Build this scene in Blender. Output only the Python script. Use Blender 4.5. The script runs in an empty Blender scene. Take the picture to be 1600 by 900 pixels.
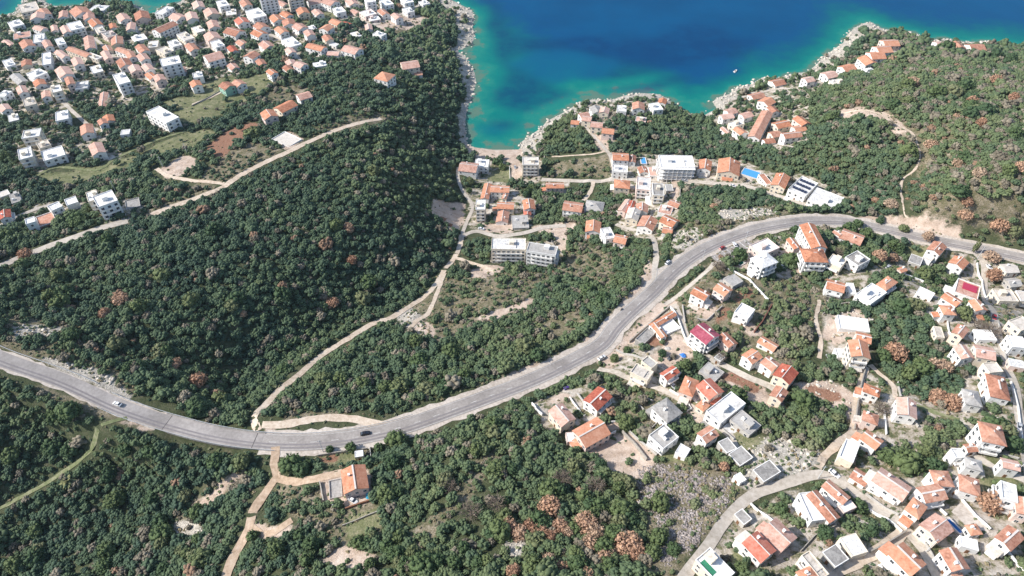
import bpy, math, random
import numpy as np
from mathutils import Matrix, Vector
R = math.radians
rng = np.random.default_rng(7)
random.seed(7)
S = bpy.context.scene
COL = S.collection

# ------------------------------------------------------------------ camera (a drone over the hillside)
H, F, PITCH = 320.0, 1066.0, 45.0
cd = bpy.data.cameras.new('camera'); cam = bpy.data.objects.new('camera', cd); COL.objects.link(cam)
cam.location = (0, 0, H); cam.rotation_euler = (R(90 - PITCH), 0, 0)
cd.sensor_width = 36; cd.lens = 36 * F / 1600; cd.clip_start = 1; cd.clip_end = 20000
S.camera = cam
SP, CP = math.sin(R(PITCH)), math.cos(R(PITCH))

def ray(u, v):
    a, b = (u - 800) / F, (450 - v) / F
    return a, CP + b * SP, -SP + b * CP
def at_z(u, v, z):
    """the point of the plane at height z seen at photo position u, v"""
    x, y, k = ray(u, v); t = (z - H) / k
    return x * t, y * t
def project(x, y, z):
    dz = np.asarray(z) - H
    depth = y * CP - dz * SP
    up = y * SP + dz * CP
    return 800 + F * x / depth, 450 - F * up / depth, depth

# ------------------------------------------------------------------ shoreline and relief
SHORE = [(700,-14),(706,0),(738,16),(741,28),(739,42),(741,60),(737,70),(724,76),(714,79),(728,88),(734,102),(742,114),(744,130),
 (739,148),(733,163),(729,178),(727,200),(729,222),(734,228),(750,231),(775,234),(800,234),(813,233),(814,222),(832,209),(845,200),
 (854,189),(878,177),(893,168),(905,160),(925,155),(950,157),(962,154),(975,149),(1000,145),(1030,147),(1045,155),(1055,165),
 (1078,179),(1095,184),(1107,176),(1120,170),(1114,158),(1122,152),(1138,147),(1150,136),(1172,132),(1192,120),(1215,121),(1245,114),(1262,112),
 (1276,100),(1285,88),(1302,78),(1318,66),(1324,54),(1334,44),(1348,36),(1362,34),(1372,41),(1384,46),(1410,47),(1440,56),(1456,62),(1476,60),
 (1500,65),(1540,65),(1570,68),(1600,74),(1700,84),(1900,70),(2300,60)]
LEFT = [(-700,150),(-300,75),(-100,42),(0,24),(22,22),(30,12),(40,-4),(58,-6),(72,3),(82,9),(120,9),(140,5),(165,1),(205,5),(222,13),(238,25),(248,12),
 (262,8),(280,4),(292,-6),(330,-22),(450,-34),(600,-36),(680,-26)]
shore = [at_z(u, v, 0) for u, v in LEFT + SHORE]
land = np.array(shore + [(3000, shore[-1][1]), (3000, -600), (-3000, -600), (-3000, shore[0][1])])
SHP = np.array(shore)

def inside(px, py, poly):
    px = np.asarray(px, float); py = np.asarray(py, float); r = np.zeros(px.shape, bool)
    n = len(poly); x0, y0 = poly[-1]
    for x1, y1 in poly:
        if y0 != y1:
            c = ((y1 > py) != (y0 > py)) & (px < (x0 - x1) * (py - y1) / (y0 - y1) + x1)
            r ^= c
        x0, y0 = x1, y1
    return r
def dist_line(px, py, pts):
    """distance to a polyline, with index+fraction of the nearest place on it"""
    px = np.asarray(px, float); py = np.asarray(py, float)
    d = np.full(px.shape, 1e9); w = np.zeros(px.shape)
    for i in range(len(pts) - 1):
        ax, ay = pts[i][0], pts[i][1]; bx, by = pts[i+1][0] - ax, pts[i+1][1] - ay
        L = bx*bx + by*by + 1e-9
        t = np.clip(((px-ax)*bx + (py-ay)*by) / L, 0, 1)
        e = np.hypot(px - ax - t*bx, py - ay - t*by)
        m = e < d; d = np.where(m, e, d); w = np.where(m, i + t, w)
    return d, w

ELEV = [(20,60,12),(50,80,20),(150,40,8),(100,30,6),(230,60,14),(300,30,10),(400,40,16),(550,20,10),(640,25,8),(680,20,4),(120,130,30),(250,120,28),
 (100,200,38),(0,180,35),(300,180,42),(400,120,34),(500,110,34),(560,70,24),(480,165,38),(640,110,24),(700,110,8),(690,60,8),(600,150,36),
 (0,300,50),(0,415,66),(-150,350,60),(-200,500,75),(150,360,64),(60,310,52),(250,325,60),(350,290,57),(450,238,53),(540,200,47),(590,190,41),(250,260,50),
 (640,200,28),(690,180,12),(700,220,9),(600,260,42),(500,300,56),(450,340,60),(300,420,67),(200,440,68),(120,470,64),(550,380,50),(620,340,42),(660,300,28),
 (690,280,14),(700,330,14),(700,380,20),(670,430,30),(600,480,34),(520,520,40),(450,560,42),(370,600,44),(345,650,55),(320,715,57),(280,770,52),(60,860,42),(-100,900,44),
 (420,470,56),(330,520,60),(200,560,64),(60,530,74),(0,560,76),(-150,490,82),(100,596,72),(183,634,68),(240,655,65),(262,662,63),(398,689,63),(430,692,64),(470,693,64),
 (405,660,60),(465,585,52),(545,528,44),(610,495,40),(665,463,36),(700,415,27),(720,375,20),
 (230,680,58),(190,700,55),(100,680,56),(0,640,66),(30,760,50),(120,760,50),(200,780,46),(400,740,60),(420,760,62),(360,800,60),(300,860,58),(200,890,52),
 (540,690,64),(590,679,64),(650,659,64),(720,631,64),(800,603,64),(860,578,63),(905,550,62),(985,485,61),(1045,420,59),(1130,374,56),(1250,346,54),(1350,351,54),(1450,368,56),(1560,395,58),(1700,425,62),
 (600,600,58),(700,520,46),(620,540,48),(850,470,44),(950,440,48),(770,440,36),(800,395,24),(850,400,26),(960,400,40),(1010,380,42),
 (730,300,8),(770,320,10),(830,330,14),(760,250,2),(830,250,4),(800,270,4),(900,340,20),(900,280,12),(960,300,18),(1020,340,30),(1000,270,16),(1060,265,20),(1130,265,24),(1080,320,38),(1150,280,26),(1230,290,34),(1160,330,46),(1290,310,42),
 (860,210,6),(900,190,10),(950,185,10),(1000,170,7),(1040,175,6),(920,230,16),(1000,215,18),(1080,215,16),(1080,195,5),(1130,165,5),(1180,150,6),(1250,130,8),(1200,195,18),(1250,210,28),(1200,240,30),
 (1300,110,10),(1340,75,10),(1380,80,20),(1350,60,5),(1420,90,24),(1500,80,14),(1350,150,46),(1320,200,52),(1450,140,56),(1550,110,40),(1430,220,58),(1500,200,74),(1600,200,80),(1500,300,80),(1370,260,54),(1440,290,60),(1600,330,82),(1540,360,68),(1800,250,90),
 (1200,400,60),(1300,450,64),(1150,480,66),(1100,560,70),(1000,580,67),(1180,580,74),(900,640,68),(850,660,70),(960,700,76),(1250,540,72),(1400,440,68),(1500,480,74),(1600,520,80),(1350,560,78),(1450,600,84),(1600,640,90),
 (1050,680,80),(1200,680,84),(1300,650,82),(1400,700,90),(1500,740,96),(1600,800,102),(1400,850,102),(1200,850,98),(1080,790,90),(1000,850,92),(900,780,84),(800,720,78),(700,700,72),(620,720,70),
 (550,750,70),(480,780,70),(520,850,78),(650,850,86),(800,850,92),(420,880,74),(700,780,82),(1700,700,96),(1500,950,110),(1000,960,104),(600,960,94),(200,980,60),(1900,950,115)]
cp = np.array([at_z(u, v, z) + (z,) for u, v, z in ELEV])
extra = [SHP[i] for i in range(0, len(SHP), 2)]
cp = np.vstack([cp, [(x, y, 0.0) for x, y in extra if abs(x) < 900]])
SC = 300.0
def _phi(r2): return r2 * np.log(r2 + 1e-12)
X = cp[:, :2] / SC; n = len(X)
A = np.zeros((n+3, n+3)); A[:n, :n] = _phi(((X[:, None] - X[None])**2).sum(-1)) + np.eye(n) * 2e-3
A[:n, n] = 1; A[:n, n+1:] = X; A[n, :n] = 1; A[n+1:, :n] = X.T
W = np.linalg.solve(A, np.concatenate([cp[:, 2], [0, 0, 0]]))
def tps(x, y):
    x = np.clip(x, -750, 750) / SC; y = np.clip(y, 20, 1000) / SC
    out = W[n] + W[n+1] * x + W[n+2] * y
    for i in range(n):
        out = out + W[i] * _phi((x - X[i, 0])**2 + (y - X[i, 1])**2)
    return out

def vnoise(x, y, s, seed=0):
    """value noise in -1..1 at scale s metres"""
    x = x / s; y = y / s; xi = np.floor(x).astype(np.int64); yi = np.floor(y).astype(np.int64); fx = x - xi; fy = y - yi
    def h(a, b):
        k = (a * 374761393 + b * 668265263 + seed * 144665) & 0x7fffffff
        k = ((k ^ (k >> 13)) * 1274126177) & 0x7fffffff
        return ((k ^ (k >> 16)) & 0xffff) / 32767.5 - 1
    fx = fx*fx*(3-2*fx); fy = fy*fy*(3-2*fy)
    return (h(xi, yi)*(1-fx) + h(xi+1, yi)*fx)*(1-fy) + (h(xi, yi+1)*(1-fx) + h(xi+1, yi+1)*fx)*fy
def sm(a, b, x):
    t = np.clip((x - a) / (b - a), 0, 1); return t*t*(3-2*t)

GS = 2.5
gx = np.arange(-680, 680.01, GS); gy = np.arange(40, 900.01, GS)
PX, PY = np.meshgrid(gx, gy)
SD, _ = dist_line(PX, PY, shore); LAND = inside(PX, PY, land)
Z = tps(PX, PY)
rough = vnoise(PX, PY, 38, 1)*1.6 + vnoise(PX, PY, 15, 2)*0.8 + vnoise(PX, PY, 6, 3)*0.35
Z = np.clip(Z, 1.5, 125) + rough
Z = np.where(LAND, np.maximum(Z, 0.6) * sm(-2, 16, SD) + 0.5*sm(0, 6, SD), -np.minimum(SD*0.3, 12))

# ------------------------------------------------------------------ roads: (name, photo points, width, kind)
MAIN = [(-160,486),(-60,530),(0,560),(100,596),(183,634),(262,662),(330,679),(398,689),(470,692),(540,686),(590,677),(640,664),(700,643),(760,621),(840,590),(900,561),
 (940,538),(960,512),(985,487),(1020,456),(1045,430),(1070,409),(1100,390),(1130,376),(1160,365),(1190,356),(1250,346),(1290,345),(1330,348),(1390,360),(1440,371),(1500,383),(1560,395),(1620,408),(1720,428)]
ROADS = [
 ('track', [(404,676),(399,660),(404,645),(420,628),(440,607),(465,586),(490,566),(515,548),(545,528),(580,508),(612,495),(640,479),(663,464),(680,446),(690,430),(700,415),(712,400),(719,383),(721,366)], 3.2, 'track'),
 ('track', [(400,668),(440,665),(470,660),(505,656),(545,657),(590,664),(612,668)], 4.2, 'track'),
 ('track', [(640,512),(652,500),(668,492),(676,476),(684,455),(694,428)], 2.6, 'track'),
 ('track', [(708,402),(740,412),(775,424)], 2.6, 'track'),
 ('street', [(721,368),(745,362),(780,369),(820,364),(850,356),(884,352)], 3.6, 'lane'),
 ('street', [(716,262),(716,280),(724,300),(738,322),(730,345),(722,366)], 2.6, 'lane'),
 ('street', [(846,281),(880,282),(925,284),(960,281),(1000,281),(1060,281),(1118,287),(1160,291),(1200,302),(1240,313),(1262,321)], 4.2, 'lane'),
 ('street', [(928,284),(922,300),(912,314)], 3.0, 'track'),
 ('path', [(912,192),(925,210),(940,226),(952,240),(958,262),(962,281)], 2.8, 'lane'),
 ('path', [(862,246),(890,243),(925,241),(945,236)], 1.8, 'track'),
 ('street', [(962,352),(985,358),(1010,364),(1022,376),(1025,400),(1022,425),(1026,446)], 3.2, 'lane'),
 ('street', [(1040,470),(1062,455),(1085,437),(1108,417),(1118,405)], 3.0, 'lane'),
 ('street', [(1052,472),(1064,500),(1072,524),(1088,545),(1110,560),(1140,575),(1170,590),(1200,602),(1215,611)], 3.4, 'lane'),
 ('street', [(935,572),(965,583),(1000,598),(1036,610),(1075,632),(1100,650),(1125,668),(1142,682),(1150,700)], 3.0, 'lane'),
 ('street', [(1352,575),(1345,600),(1338,625),(1335,655),(1330,677),(1310,693),(1288,715),(1275,733)], 3.0, 'track'),
 ('street', [(1062,912),(1078,890),(1098,865),(1116,838),(1136,810),(1160,785),(1184,770),(1215,760),(1250,748),(1282,742),(1312,754),(1342,776),(1372,797),(1395,812),(1412,828),(1430,842),(1444,860),(1456,882),(1470,908)], 4.0, 'lane'),
 ('street', [(1412,828),(1390,850),(1350,872),(1312,890),(1280,910)], 4.0, 'track'),
 ('track', [(432,700),(431,728),(434,748),(414,772),(397,800),(390,826),(378,850),(362,878),(348,912)], 3.6, 'dirt'),
 ('track', [(390,822),(408,834),(430,830),(456,812)], 2.6, 'dirt'),
 ('track', [(434,750),(465,752),(500,746),(534,738)], 3.6, 'dirt'),
 ('track', [(-20,424),(30,404),(70,388),(108,374),(140,362),(165,354),(200,346)], 5.0, 'lane'),
 ('track', [(235,336),(270,323),(318,305),(345,293),(380,272),(420,251),(450,238),(480,223),(520,206),(560,193),(596,187)], 4.4, 'track'),
 ('track', [(245,264),(262,275),(290,281),(325,284),(350,287)], 3.0, 'track'),
 ('track', [(-10,800),(60,763),(120,724),(172,680),(204,660)], 2.0, 'grass'),
 ('street', [(1524,398),(1532,420),(1537,445),(1548,480),(1556,508),(1564,540),(1572,572),(1585,600),(1590,640),(1600,700),(1612,760)], 3.4, 'lane'),
 ('street', [(1612,752),(1560,735),(1520,712),(1485,705)], 2.8, 'lane'),
 ('path', [(1358,572),(1375,585),(1392,600),(1402,622)], 2.2, 'track'),
 ('path', [(1430,634),(1460,645),(1500,655)], 2.0, 'grass'),
 ('path', [(1312,180),(1345,172),(1372,177),(1398,194),(1424,206),(1431,220)], 2.4, 'track'),
 ('path', [(1431,220),(1438,245),(1427,268),(1410,281),(1408,300),(1412,322),(1424,330)], 1.2, 'track'),
 ('path', [(300,163),(330,152),(350,142),(385,130)], 2.6, 'track'),
 ('street', [(0,352),(25,340),(60,326),(90,318)], 3.0, 'lane'),
 ('street', [(55,275),(90,262),(150,266),(180,248),(215,232),(260,214),(290,206)], 2.4, 'grass'),
 ('path', [(1280,470),(1275,500),(1282,530),(1280,560)], 2.0, 'track'),
 ('street', [(150,205),(120,180),(90,150),(60,120),(40,95)], 3.0, 'lane'),
 ('street', [(250,140),(215,110),(180,90),(150,62),(120,48)], 3.0, 'lane'),
 ('street', [(350,60),(320,75),(280,60),(240,50)], 3.0, 'lane'),
 ('street', [(470,95),(450,70),(420,52),(380,38)], 3.0, 'lane'),
 ('street', [(660,5),(620,25),(585,38),(555,28),(535,30)], 3.0, 'lane'),
 ('street', [(1120,190),(1150,200),(1180,215),(1210,225),(1240,228)], 2.8, 'lane'),
 ('street', [(1130,160),(1170,150),(1210,140),(1260,135),(1300,122),(1340,108),(1385,85),(1410,75)], 3.0, 'lane'),
]
def smooth_line(p, step=3.0):
    p = [np.array(q, float) for q in p]; p = [2*p[0]-p[1]] + p + [2*p[-1]-p[-2]]; out = []
    for i in range(1, len(p)-2):
        a, b, c, d = p[i-1:i+3]; k = max(2, int(np.linalg.norm(c-b)/step))
        for j in range(k):
            t = j/k
            out.append(0.5*((2*b) + (-a+c)*t + (2*a-5*b+4*c-d)*t*t + (-a+3*b-3*c+d)*t**3))
    out.append(p[-2]); return np.array(out)
def sampler(G):
    def f(x, y):
        x = np.asarray(x, float); y = np.asarray(y, float)
        i = np.clip((x - gx[0]) / GS, 0, len(gx)-1.001); j = np.clip((y - gy[0]) / GS, 0, len(gy)-1.001)
        i0 = i.astype(int); j0 = j.astype(int); a = i - i0; b = j - j0
        return (G[j0, i0]*(1-a) + G[j0, i0+1]*a)*(1-b) + (G[j0+1, i0]*(1-a) + G[j0+1, i0+1]*a)*b
    return f
height = sampler(Z)
def ground(u, v, up=0.0):
    """the point of the relief (plus up) seen at photo position u, v"""
    z = 40.0; k0, k1 = 0.0, 120.0
    # march down the ray from above
    x, y, k = ray(u, v); t0 = (150 - H)/k; t1 = (-1 - H)/k; prev = t0
    for i in range(1, 161):
        t = t0 + (t1 - t0)*i/160
        if H + k*t <= float(height(x*t, y*t)) + up: 
            lo, hi = prev, t
            for _ in range(18):
                m = (lo+hi)/2
                if H + k*m <= float(height(x*m, y*m)) + up: hi = m
                else: lo = m
            return x*hi, y*hi, H + k*hi
        prev = t
    return x*t1, y*t1, 0.0

def road_path(pts, sigma):
    w = np.array([ground(u, v) for u, v in pts]); c = smooth_line(w[:, :2]); z = height(c[:, 0], c[:, 1])
    k = int(sigma); ker = np.exp(-np.linspace(-2, 2, 2*k+1)**2); ker /= ker.sum()
    z = np.convolve(np.pad(z, k, mode='edge'), ker, mode='valid')
    return np.column_stack([c, z])
_mz = {-160:80, 0:76, 183:68, 262:64, 398:64, 590:64, 860:63, 985:61, 1130:56, 1250:54, 1350:51, 1450:56, 1560:58, 1720:62}
_mc = smooth_line([at_z(u, v, np.interp(u, list(_mz), list(_mz.values()))) for u, v in MAIN])
_mu = np.array([at_z(u, v, np.interp(u, list(_mz), list(_mz.values()))) for u, v in MAIN]); _w = dist_line(_mc[:, 0], _mc[:, 1], _mu)[1]
mainp = np.column_stack([_mc, np.interp(np.interp(_w, range(len(MAIN)), [m[0] for m in MAIN]), list(_mz), list(_mz.values()))])
_ker = np.exp(-np.linspace(-2, 2, 19)**2); _ker /= _ker.sum(); mainp[:, 2] = np.convolve(np.pad(mainp[:, 2], 9, mode='edge'), _ker, mode='valid')
# the viaduct spans the gully between its two expansion joints: deck runs straight in height
iA = int(np.argmin(np.hypot(mainp[:, 0]-at_z(262, 662, 63)[0], mainp[:, 1]-at_z(262, 662, 63)[1])))
iB = int(np.argmin(np.hypot(mainp[:, 0]-at_z(398, 689, 63)[0], mainp[:, 1]-at_z(398, 689, 63)[1])))
mainp[iA:iB+1, 2] = np.linspace(mainp[iA, 2], mainp[iB, 2], iB-iA+1)
roads = [(nm, road_path(p, 5), w, kd) for nm, p, w, kd in ROADS]
def carve(p, half, soft, skip=None):
    global Z
    m = (PX > p[:, 0].min()-30) & (PX < p[:, 0].max()+30) & (PY > p[:, 1].min()-30) & (PY < p[:, 1].max()+30)
    d, w = dist_line(PX[m], PY[m], p[:, :2]); zz = np.interp(w, np.arange(len(p)), p[:, 2])
    k = 1 - sm(half, half + soft, d)
    if skip: k = k * (1 - ((w > skip[0]) & (w < skip[1])))
    Z[m] = Z[m]*(1-k) + zz*k
for nm, p, w, kd in roads: carve(p, w/2 + 1.8, 5)
carve(mainp, 9.5, 9, (iA+2, iB-2))
height = sampler(Z)
# the gully passes well under the deck
bd, bw = dist_line(PX, PY, mainp[:, :2])
under = (1 - sm(5, 26, bd)) * ((bw > iA+1) & (bw < iB-1)) * np.sin(np.clip((bw-iA)/(iB-iA), 0, 1)*np.pi)
zdeck = np.interp(bw, np.arange(len(mainp)), mainp[:, 2])
Z[:] = np.where(under > 0.02, Z*(sm(6, 24, bd)) + (zdeck - 1.3 - 1.2*under)*(1 - sm(6, 24, bd)), Z)
height = sampler(Z)
# ------------------------------------------------------------------ land cover, drawn as regions of the ground
# kinds: D pale bare earth, G meadow, K pale rock / rubble, T paved yards, S reddish soil, B dry scrub
COVER = [
 # town on the headland and its gardens
 ('T',[(-60,30),(0,24),(40,0),(100,8),(240,26),(290,0),(330,-20),(680,-20),(690,8),(640,22),(585,50),(545,85),(500,92),(440,78),(400,92),(372,125),(330,125),(290,110),(268,150),(235,150),(200,165),(110,165),(70,185),(20,175),(-60,190)]),
 ('T',[(20,205),(70,195),(120,215),(110,245),(60,270),(20,250)]),('T',[(125,195),(170,205),(190,245),(160,255),(115,240)]),('T',[(215,180),(250,165),(295,185),(255,210)]),
 ('T',[(30,345),(60,320),(120,305),(135,320),(95,335),(50,355)]),('T',[(130,300),(185,295),(210,345),(180,355),(150,345)]),('T',[(190,312),(218,308),(230,330),(200,340)]),
 ('G',[(258,178),(300,165),(345,140),(372,125),(420,112),(440,128),(400,150),(372,165),(330,190),(290,200)]),
 ('G',[(60,268),(110,268),(180,255),(260,218),(320,200),(340,206),(300,232),(230,248),(160,275),(110,292),(70,285)]),
 ('G',[(250,160),(290,150),(320,130),(360,118),(380,130),(330,152),(290,172)]),
 ('D',[(248,265),(275,245),(300,242),(312,262),(290,275),(262,280)]),
 ('S',[(325,230),(370,195),(400,190),(410,200),(370,225),(345,248),(322,240)]),
 ('D',[(424,218),(450,204),(478,218),(448,236)]),('B',[(330,250),(400,220),(440,235),(370,275),(300,300),(320,270)]),
 ('B',[(190,340),(240,325),(300,290),(345,290),(300,312),(240,332),(200,350)]),
 ('B',[(410,150),(450,130),(495,140),(470,155),(430,165)]),('D',[(585,40),(640,22),(680,30),(650,45),(600,50)]),('B',[(585,45),(640,30),(660,40),(630,60)]),
 ('B',[(490,200),(560,170),(640,180),(600,192),(520,210)]),
 ('G',[(130,62),(175,60),(180,78),(140,84)]),('G',[(455,20),(510,14),(540,26),(500,34),(470,42)]),
 # beach and shore rock
 ('K',[(680,-10),(706,0),(740,14),(744,30),(742,58),(738,74),(724,78),(712,70),(716,50),(710,30),(695,18)]),
 ('K',[(704,80),(716,76),(730,86),(737,102),(745,114),(745,132),(740,148),(726,140),(715,115),(718,100)]),
 ('K',[(714,178),(736,160),(735,176),(728,184),(714,186)]),
 ('K',[(812,236),(812,222),(832,206),(845,196),(854,186),(878,174),(893,166),(905,158),(925,152),(960,152),(1000,142),(1032,144),(1050,155),(1058,164),(1040,162),(1020,158),(1000,153),(960,160),(925,160),(900,172),(878,183),(860,197),(848,214),(838,240),(826,246)]),
 ('K',[(1104,176),(1120,172),(1112,158),(1122,150),(1150,134),(1190,118),(1260,112),(1285,86),(1318,64),(1334,42),(1362,32),(1384,42),(1392,50),(1375,56),(1358,56),(1340,70),(1318,84),(1292,104),(1280,112),(1250,122),(1195,130),(1155,148),(1128,172),(1112,180)]),
 ('K',[(1384,44),(1440,55),(1500,63),(1545,66),(1540,76),(1500,74),(1460,72),(1420,60)]),
 ('D',[(728,226),(750,231),(776,234),(814,233),(818,240),(812,262),(800,266),(790,250),(770,246),(748,252),(735,242)]),
 ('T',[(742,248),(768,236),(790,248),(800,268),(788,300),(756,290),(720,270)]),('D',[(800,250),(816,250),(816,282),(798,282)]),('G',[(764,268),(798,258),(798,284),(762,284)]),
 ('D',[(674,312),(690,314),(728,318),(726,345),(716,362),(700,358),(684,345),(672,335)]),
 ('T',[(728,295),(800,295),(838,312),(832,358),(770,362),(735,358),(732,330)]),('D',[(752,352),(800,348),(800,362),(745,366)]),
 ('T',[(815,242),(846,242),(848,290),(815,284)]),('T',[(846,284),(892,284),(888,305),(850,304)]),
 ('D',[(858,356),(890,352),(888,375),(878,400),(868,390),(862,372)]),('D',[(828,354),(900,346),(905,356),(850,366)]),
 ('T',[(768,376),(875,376),(872,416),(768,412)]),('D',[(728,428),(745,414),(790,418),(785,426),(750,436)]),
 ('B',[(648,480),(690,440),(735,430),(820,425),(860,430),(830,460),(770,500),(700,530),(660,530)]),
 ('D',[(740,500),(770,485),(830,465),(840,470),(800,490),(762,505)]),('K',[(610,490),(640,480),(665,500),(650,520),(625,505)]),('D',[(645,500),(675,505),(680,530),(655,530)]),
 ('B',[(860,400),(900,380),(960,400),(960,450),(900,440),(870,430)]),('B',[(830,500),(900,480),(920,510),(860,530)]),
 # headland villas and street
 ('T',[(880,182),(905,165),(960,152),(1040,150),(1052,165),(1010,180),(965,185),(965,225),(935,215),(905,195)]),
 ('D',[(925,205),(945,215),(955,245),(935,235)]),('B',[(935,245),(975,235),(960,275),(870,275),(860,255)]),
 ('T',[(955,238),(1040,240),(1110,250),(1160,248),(1200,268),(1240,275),(1240,300),(1180,290),(1120,292),(1060,288),(1063,330),(1055,360),(1030,380),(985,375),(965,350),(985,310),(955,300)]),
 ('D',[(1052,280),(1063,282),(1062,318),(1050,312)]),('T',[(1246,270),(1280,282),(1326,312),(1305,330),(1236,310)]),
 ('T',[(1110,180),(1180,140),(1262,120),(1300,90),(1345,72),(1410,62),(1412,82),(1370,100),(1320,118),(1270,145),(1262,185),(1262,222),(1215,240),(1175,228),(1120,195)]),
 ('T',[(1455,62),(1500,64),(1545,70),(1540,84),(1500,82),(1455,76)]),
 ('B',[(1400,60),(1600,80),(1600,380),(1440,330),(1430,250),(1330,170),(1290,160),(1380,110)]),
 ('D',[(1310,172),(1345,166),(1380,174),(1405,192),(1420,204),(1405,212),(1380,190),(1340,184),(1315,186)]),
 ('K',[(1545,95),(1560,110),(1555,135),(1545,120)]),
 # along the main road
 ('K',[(55,552),(90,560),(150,575),(185,600),(210,618),(200,630),(150,605),(100,582),(60,562)]),('B',[(0,520),(70,530),(160,565),(230,620),(180,620),(100,585),(0,545)]),
 ('K',[(20,512),(70,508),(110,512),(90,524),(30,530)]),('B',[(0,490),(120,500),(140,540),(40,545),(0,540)]),
 ('B',[(30,590),(130,625),(200,650),(210,670),(150,650),(60,610)]),('D',[(185,645),(215,655),(250,670),(240,676),(200,664)]),
 ('B',[(290,790),(340,745),(400,735),(400,750),(330,790),(270,850),(250,830)]),('D',[(300,790),(345,750),(400,730),(380,755),(330,785)]),('K',[(265,815),(310,805),(320,830),(280,835)]),
 ('D',[(405,672),(420,660),(430,665),(440,680),(420,686)]),('B',[(440,640),(540,640),(545,655),(440,662)]),
 ('D',[(600,668),(660,645),(720,620),(780,595),(830,570),(880,548),(930,518),(960,488),(985,455),(1010,435),(1020,445),(990,490),(950,525),(900,560),(840,592),(780,618),(720,640),(640,668)]),
 ('D',[(925,560),(955,540),(990,505),(1020,475),(1045,465),(1060,480),(1040,485),(1005,520),(975,548),(960,575),(950,580)]),
 ('T',[(960,545),(1010,500),(1052,480),(1070,500),(1080,545),(1062,575),(1020,582),(985,565)]),('S',[(998,540),(1020,525),(1040,520),(1042,530),(1010,548)]),
 ('D',[(1010,400),(1025,430),(1040,425),(1080,395),(1120,372),(1180,352),(1240,338),(1245,345),(1180,365),(1100,398),(1050,430),(1020,445),(1005,430)]),
 ('K',[(1045,365),(1085,355),(1100,365),(1070,390),(1050,392)]),('B',[(1040,345),(1100,350),(1180,325),(1250,325),(1180,352),(1090,385),(1045,400)]),
 ('K',[(1120,330),(1170,325),(1220,330),(1170,342),(1130,348)]),
 ('D',[(1340,338),(1390,340),(1440,336),(1475,345),(1505,362),(1500,378),(1440,366),(1400,356),(1340,348)]),
 ('G',[(1360,365),(1400,366),(1400,380),(1365,378)]),('G',[(1500,372),(1570,385),(1570,394),(1500,380)]),
 # hillside village
 ('T',[(1110,385),(1175,375),(1225,365),(1262,395),(1240,440),(1190,430),(1140,415)]),('D',[(1130,410),(1170,400),(1175,420),(1150,425)]),
 ('B',[(1045,470),(1100,415),(1130,405),(1200,440),(1260,430),(1300,470),(1280,520),(1215,600),(1150,560),(1070,500)]),
 ('T',[(1070,475),(1100,465),(1128,480),(1105,502),(1070,492)]),('S',[(1145,462),(1165,445),(1178,455),(1165,475),(1148,474)]),('S',[(1118,480),(1145,480),(1138,500),(1120,505)]),
 ('D',[(1150,500),(1180,505),(1192,525),(1170,530)]),('D',[(1138,590),(1150,580),(1200,605),(1195,625),(1170,630),(1140,610)]),('S',[(1130,590),(1150,582),(1198,606),(1180,618)]),
 ('D',[(1185,622),(1215,618),(1222,640),(1200,655),(1178,640)]),('T',[(1100,565),(1130,570),(1125,595),(1095,585)]),('G',[(1170,555),(1200,540),(1220,560),(1190,580)]),
 ('T',[(960,550),(1075,600),(1130,600),(1160,640),(1140,670),(1100,650),(1020,610),(960,580)]),
 ('G',[(1095,595),(1170,660),(1200,690),(1180,705),(1150,690),(1070,655),(1050,660),(1080,630)]),('G',[(1030,695),(1060,690),(1080,720),(1060,730),(1030,715)]),
 ('D',[(1075,640),(1110,650),(1100,670),(1075,665)]),
 ('K',[(1175,710),(1200,680),(1240,690),(1290,705),(1285,725),(1240,745),(1205,752),(1165,770),(1150,745)]),('B',[(1150,700),(1270,670),(1290,700),(1270,740),(1180,765),(1150,740)]),
 ('D',[(1245,600),(1285,590),(1340,610),(1338,650),(1330,660),(1300,640),(1260,625)]),('S',[(1255,605),(1300,605),(1320,620),(1290,630)]),
 ('T',[(1285,490),(1320,475),(1362,495),(1365,560),(1305,565),(1282,530)]),('K',[(1285,500),(1320,480),(1362,495),(1340,525),(1290,530)]),
 ('D',[(918,690),(950,680),(985,675),(1025,700),(1020,730),(985,755),(950,740),(925,715)]),
 ('B',[(990,740),(1060,715),(1160,745),(1170,770),(1090,860),(1060,900),(1000,900),(1000,800)]),
 ('T',[(835,630),(900,598),(950,600),(965,640),(940,665),(870,680),(845,655)]),('G',[(890,645),(905,635),(915,650),(905,660)]),
 ('D',[(945,660),(975,655),(960,672),(945,675)]),
 ('B',[(960,570),(1010,600),(1060,640),(1030,680),(950,640),(940,590)]),
 ('D',[(500,735),(580,730),(580,790),(505,795)]),('B',[(430,755),(500,760),(580,790),(600,830),(540,850),(440,800)]),('G',[(500,708),(570,704),(572,724),(505,726)]),('S',[(497,712),(530,710),(530,722),(500,724)]),
 ('G',[(535,812),(600,795),(598,825),(545,842)]),('D',[(510,850),(560,850),(600,870),(560,890),(500,880)]),('B',[(450,700),(520,690),(520,705),(450,715)]),
 ('D',[(385,805),(420,820),(450,815),(450,832),(420,842),(395,850),(378,840)]),
 ('B',[(640,850),(660,820),(700,790),(740,730),(770,690),(790,690),(760,750),(700,810),(660,870)]),('B',[(740,740),(760,690),(775,690),(760,740)]),
 ('P',[(1012,562),(1050,520),(1064,520),(1086,548),(1074,574),(1040,582)]),('P',[(1295,495),(1325,478),(1360,494),(1356,524),(1330,530),(1300,545),(1284,520)]),('P',[(1070,478),(1100,466),(1126,482),(1104,500)]),('P',[(1436,760),(1480,790),(1440,800)]),('P',[(1240,400),(1262,410),(1256,430),(1238,432)]),('P',[(860,625),(880,612),(895,625),(850,640)]),
 # houses on the right: yards everywhere between them
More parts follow.
